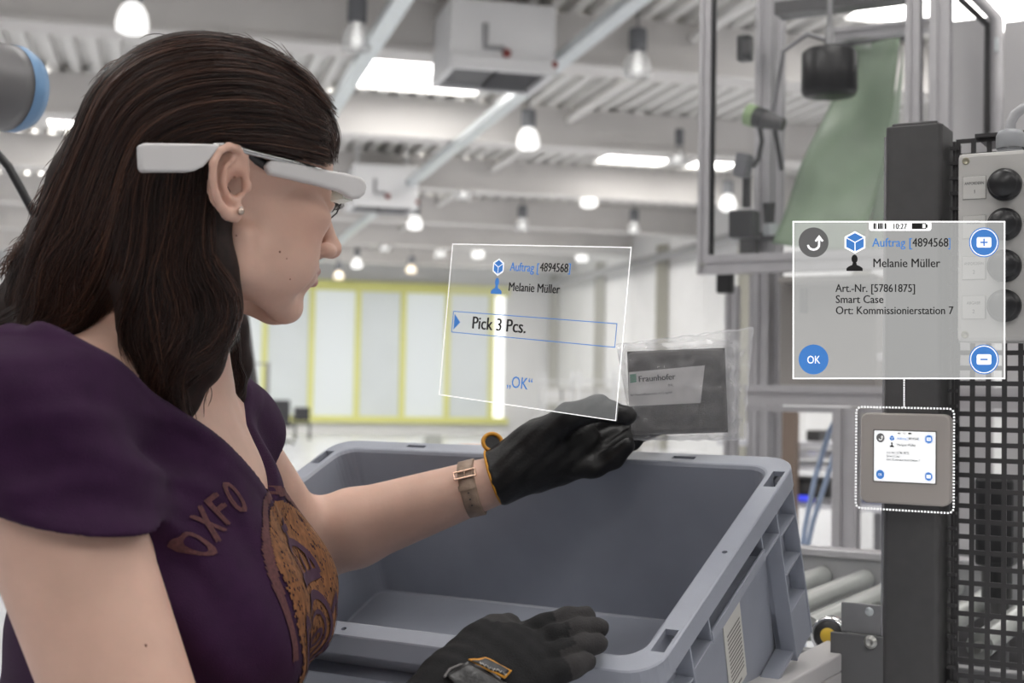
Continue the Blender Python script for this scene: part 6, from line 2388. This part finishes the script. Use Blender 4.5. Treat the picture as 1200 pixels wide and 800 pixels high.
def strap_band(name, half, r0, r1, m, dshift=0.0, a0=0, a1=2 * math.pi):
    vs_, fs = [], []
    nn_ = nseg
    for i in range(nn_ + 1):
        a = a0 + (a1 - a0) * i / nn_
        dr_ = w1 * math.cos(a) + w2 * math.sin(a)
        for (o_, r_) in ((-half, r0), (-half * 0.9, r1), (half * 0.9, r1), (half, r0), (half * 0.9, r0 - 0.0005), (-half * 0.9, r0 - 0.0005)):
            vs_.append(cw_ + axw * (o_ + dshift) + dr_ * r_)
    for i in range(nn_):
        for k in range(6):
            fs.append((i * 6 + k, i * 6 + (k + 1) % 6, (i + 1) * 6 + (k + 1) % 6, (i + 1) * 6 + k))
    return MB().add(vs_, fs, True).build(name, m, wt)


strap_band('strap', 0.0092, 0.0290, 0.0312, M_STRAP)
cam_dir = (CAM - cw_).normalized()
cam_dir = (cam_dir - axw * cam_dir.dot(axw)).normalized()
upw = axw.cross(cam_dir).normalized()
if upw.z < 0:
    upw = -upw


def wpt(ang, r_, o_=0.0):
    return cw_ + axw * o_ + (cam_dir * math.cos(ang) + upw * math.sin(ang)) * r_


ang_c = math.atan2(cam_dir.dot(w2), cam_dir.dot(w1))
strap_band('strap_end', 0.0080, 0.0312, 0.0330, M_STRAP, 0, ang_c - 0.9, ang_c + 0.55)
for (a, o0) in ((0.62, 0), (0.38, 0)):
    MB().tube([wpt(a, 0.0345, -0.0115), wpt(a, 0.0345, 0.0115)], 0.0012, 8).build('buckle_bar', M_GOLDB, wt)
for o_ in (-0.0115, 0.0115):
    MB().tube([wpt(0.38, 0.0345, o_), wpt(0.62, 0.0345, o_)], 0.0012, 8).build('buckle_side', M_GOLDB, wt)
MB().tube([wpt(0.38, 0.0345, 0), wpt(0.62, 0.0352, 0)], 0.0008, 6).build('buckle_pin', M_GOLDB, wt)
for a in (0.1, -0.12, -0.34, -0.56):
    MB().ball(wpt(a, 0.0329, 0), 0.0010, 8).build('strap_hole', M_BLACK, wt)
strap_band('keeper', 0.0098, 0.0328, 0.0342, M_STRAP, 0, ang_c - 0.15, ang_c + 0.02)
bc = cw_ - cam_dir * 0.034
MB().lathe(bc, [(0, -0.005), (0.016, -0.005), (0.017, -0.003), (0.017, 0.003), (0.015, 0.005), (0, 0.005)], rotm(axw, upw, -cam_dir), 28).build('watch_case', M_GOLDB, wt)

# ---------------------------------------------------------------- bagged case held in the hand
BY = 1.478
bx_ = (P(852, 457, BY - 0.004) - P(738, 461, BY + 0.004)).normalized()
by_ = (P(795, 409, BY) - P(793, 508, BY))
by_ = (by_ - bx_ * by_.dot(bx_)).normalized()
bn_ = bx_.cross(by_)
bc_ = P(794, 459, BY)
MBG = rotm(bx_, by_, bn_, bc_)
pc = empty('bagged_case', bc_ - by_ * 0.045, 'dark grey case with white label in a clear plastic bag held in the glove', 'package')
M_CASE = mat('charcoal_fabric', (0.050, 0.045, 0.046), 0.6, noise=0.25, nscale=90, bump=0.4, bscale=700)
MB().box(bc_ - bn_ * 0.003, (0.104, 0.090, 0.017), MBG, 0.005).build('case_body', M_CASE, pc)
MB().box(bc_ - bn_ * 0.003, (0.1055, 0.0915, 0.0018), MBG, 0.0006).build('case_zip', mat('zip_tape', (0.03, 0.03, 0.03), 0.6), pc)
M_LBL = mat('white_label', (0.56, 0.545, 0.55), 0.5)


def bg(u, v):
    d = (_F + (u - 600) / FPX * _R - (v - 400) / FPX * _U)
    zf = 0.0065
    o_ = MBG.inverted() @ CAM
    dd = MBG.inverted().to_3x3() @ d
    t = (zf - o_.z) / dd.z
    q = o_ + dd * t
    return q.x, q.y


lq = [bg(737, 476), bg(821, 472), bg(826, 428), bg(737, 436)]
lb = MB().add([MBG @ Vector((x, y, 0.0062)) for x, y in lq], [(0, 1, 2, 3)])
lbo = lb.build('label', M_LBL, pc)
md = lbo.modifiers.new('s', 'SOLIDIFY'); md.thickness = 0.0004; md.offset = -1
M_LGREEN = mat('logo_green', (0.02, 0.22, 0.13), 0.5)
zl = 0.0066
x0, y0 = bg(738.5, 448.5); x1, y1 = bg(745.5, 438)
b = MB()
for k in range(5):
    f0, f1 = k / 5, (k + 0.72) / 5
    polyg(b, MBG, [(x0, y0 + (y1 - y0) * f0), (x1, y0 + (y1 - y0) * min(1, f0 + 0.10)), (x1, y0 + (y1 - y0) * min(1, f1 + 0.10)), (x0, y0 + (y1 - y0) * f1)], zl)
b.build('logo', M_LGREEN, lbo)


def bg_text(s_, u0, v0, u1, v1, hpx, m_, bold=0):
    a_, c_ = bg(u0, v0), bg(u1, v1)
    size = abs(bg(u0, v0 - hpx)[1] - a_[1]) / 0.72
    rot = math.atan2(c_[1] - a_[1], c_[0] - a_[0])
    put_text('label_text', s_, size, MBG @ Matrix.Translation((a_[0], a_[1], zl)) @ Matrix.Rotation(rot, 4, 'Z'), m_, lbo, width=math.hypot(c_[0] - a_[0], c_[1] - a_[1]), bold=bold)


bg_text('Fraunhofer', 748, 447.5, 791.5, 444.2, 7.2, M_INK, 0.0004)
bg_text('IML', 783, 452.8, 789.5, 452.3, 3.0, M_INK)
bg_text('für Materialflusswesen und Logistik', 739, 464, 788, 460.5, 2.6, M_INK)

# crinkled plastic bag: front and back film joined at the edges
M_BAG = glass('clear_bag_film', (0.85, 0.85, 0.87), 0.8, 0.14, rough=0.09)
edge = {'tl': (722, 404), 'tr': (882, 384), 'br': (871, 515), 'bl': (742, 515)}


def bgz(u, v):
    d = (_F + (u - 600) / FPX * _R - (v - 400) / FPX * _U)
    o_ = MBG.inverted() @ CAM
    dd = MBG.inverted().to_3x3() @ d
    t = (0 - o_.z) / dd.z
    q = o_ + dd * t
    return Vector((q.x, q.y))


cor = {k: bgz(*v) for k, v in edge.items()}
nu, nv = 56, 44
brng = np.random.default_rng(3)
cre = [(brng.uniform(0, 6.28), brng.uniform(-1, 1), brng.uniform(8, 26), brng.uniform(0, 6.28)) for _ in range(9)]
for side in (1, -1):
    vs_, fs = [], []
    for j in range(nv + 1):
        for i in range(nu + 1):
            a, c = i / nu, j / nv
            q = cor['bl'].lerp(cor['br'], a).lerp(cor['tl'].lerp(cor['tr'], a), c)
            m_ = min(1, 4.5 * min(a + 0.1, 1 - a, c, 1 - c))
            over = max(0, min(1, (0.063 - abs(q.x)) / 0.010)) * max(0, min(1, (0.055 - abs(q.y)) / 0.009))
            bulge = 0.0085 * over + 0.0012 * m_
            w_ = 0
            for (an, _, fr2, ph) in cre:
                t = (a * math.cos(an) + c * math.sin(an)) * fr2 + ph
                w_ += (abs(math.sin(t)) ** 3 - 0.3) * 0.0026
            crn = w_ * (1 - 0.65 * over) * min(1, m_ + 0.35)
            z = side * (bulge + 0.0004) + crn * (1 if side > 0 else 0.7) - 0.003 * over * (1 if side < 0 else 0)
            if over > 0.05 and side > 0:
                z = max(z, 0.0068 * over + 0.0004)
            ex = 0.0012 * math.sin(c * 23 + 1.3 * math.sin(c * 51)) if a > 0.97 else 0
            vs_.append(MBG @ Vector((q.x + ex, q.y + (0.0012 * math.sin(a * 27) if c > 0.97 else 0), z)))
    n1 = nu + 1
    fs = [(j * n1 + i, j * n1 + i + 1, (j + 1) * n1 + i + 1, (j + 1) * n1 + i) for j in range(nv) for i in range(nu)]
    MB().add(vs_, fs, True).build('bag_film', M_BAG, pc)
# welded seam strips of the bag
M_SEAM = glass('bag_seam', (0.9, 0.9, 0.92), 0.5, 0.45, rough=0.15)
for (k0, k1, off) in (('tr', 'br', -0.004), ('tl', 'tr', 0), ('bl', 'br', 0)):
    a_, c_ = cor[k0], cor[k1]
    d2 = (c_ - a_).normalized(); n2_ = Vector((-d2.y, d2.x))
    wd = 0.0014
    pts_ = [a_.lerp(c_, k / 24) + n2_ * 0.0008 * math.sin(k * 1.7) for k in range(25)]
    vs_ = []
    for q in pts_:
        for s in (-1, 1):
            vs_.append(MBG @ Vector((q.x + n2_.x * wd * s * 0.5, q.y + n2_.y * wd * s * 0.5, 0.0025 + 0.001 * math.sin(q.x * 300))))
    ob = MB().add(vs_, [(2 * k, 2 * k + 1, 2 * k + 3, 2 * k + 2) for k in range(24)], True).build('bag_seam', M_SEAM, pc)
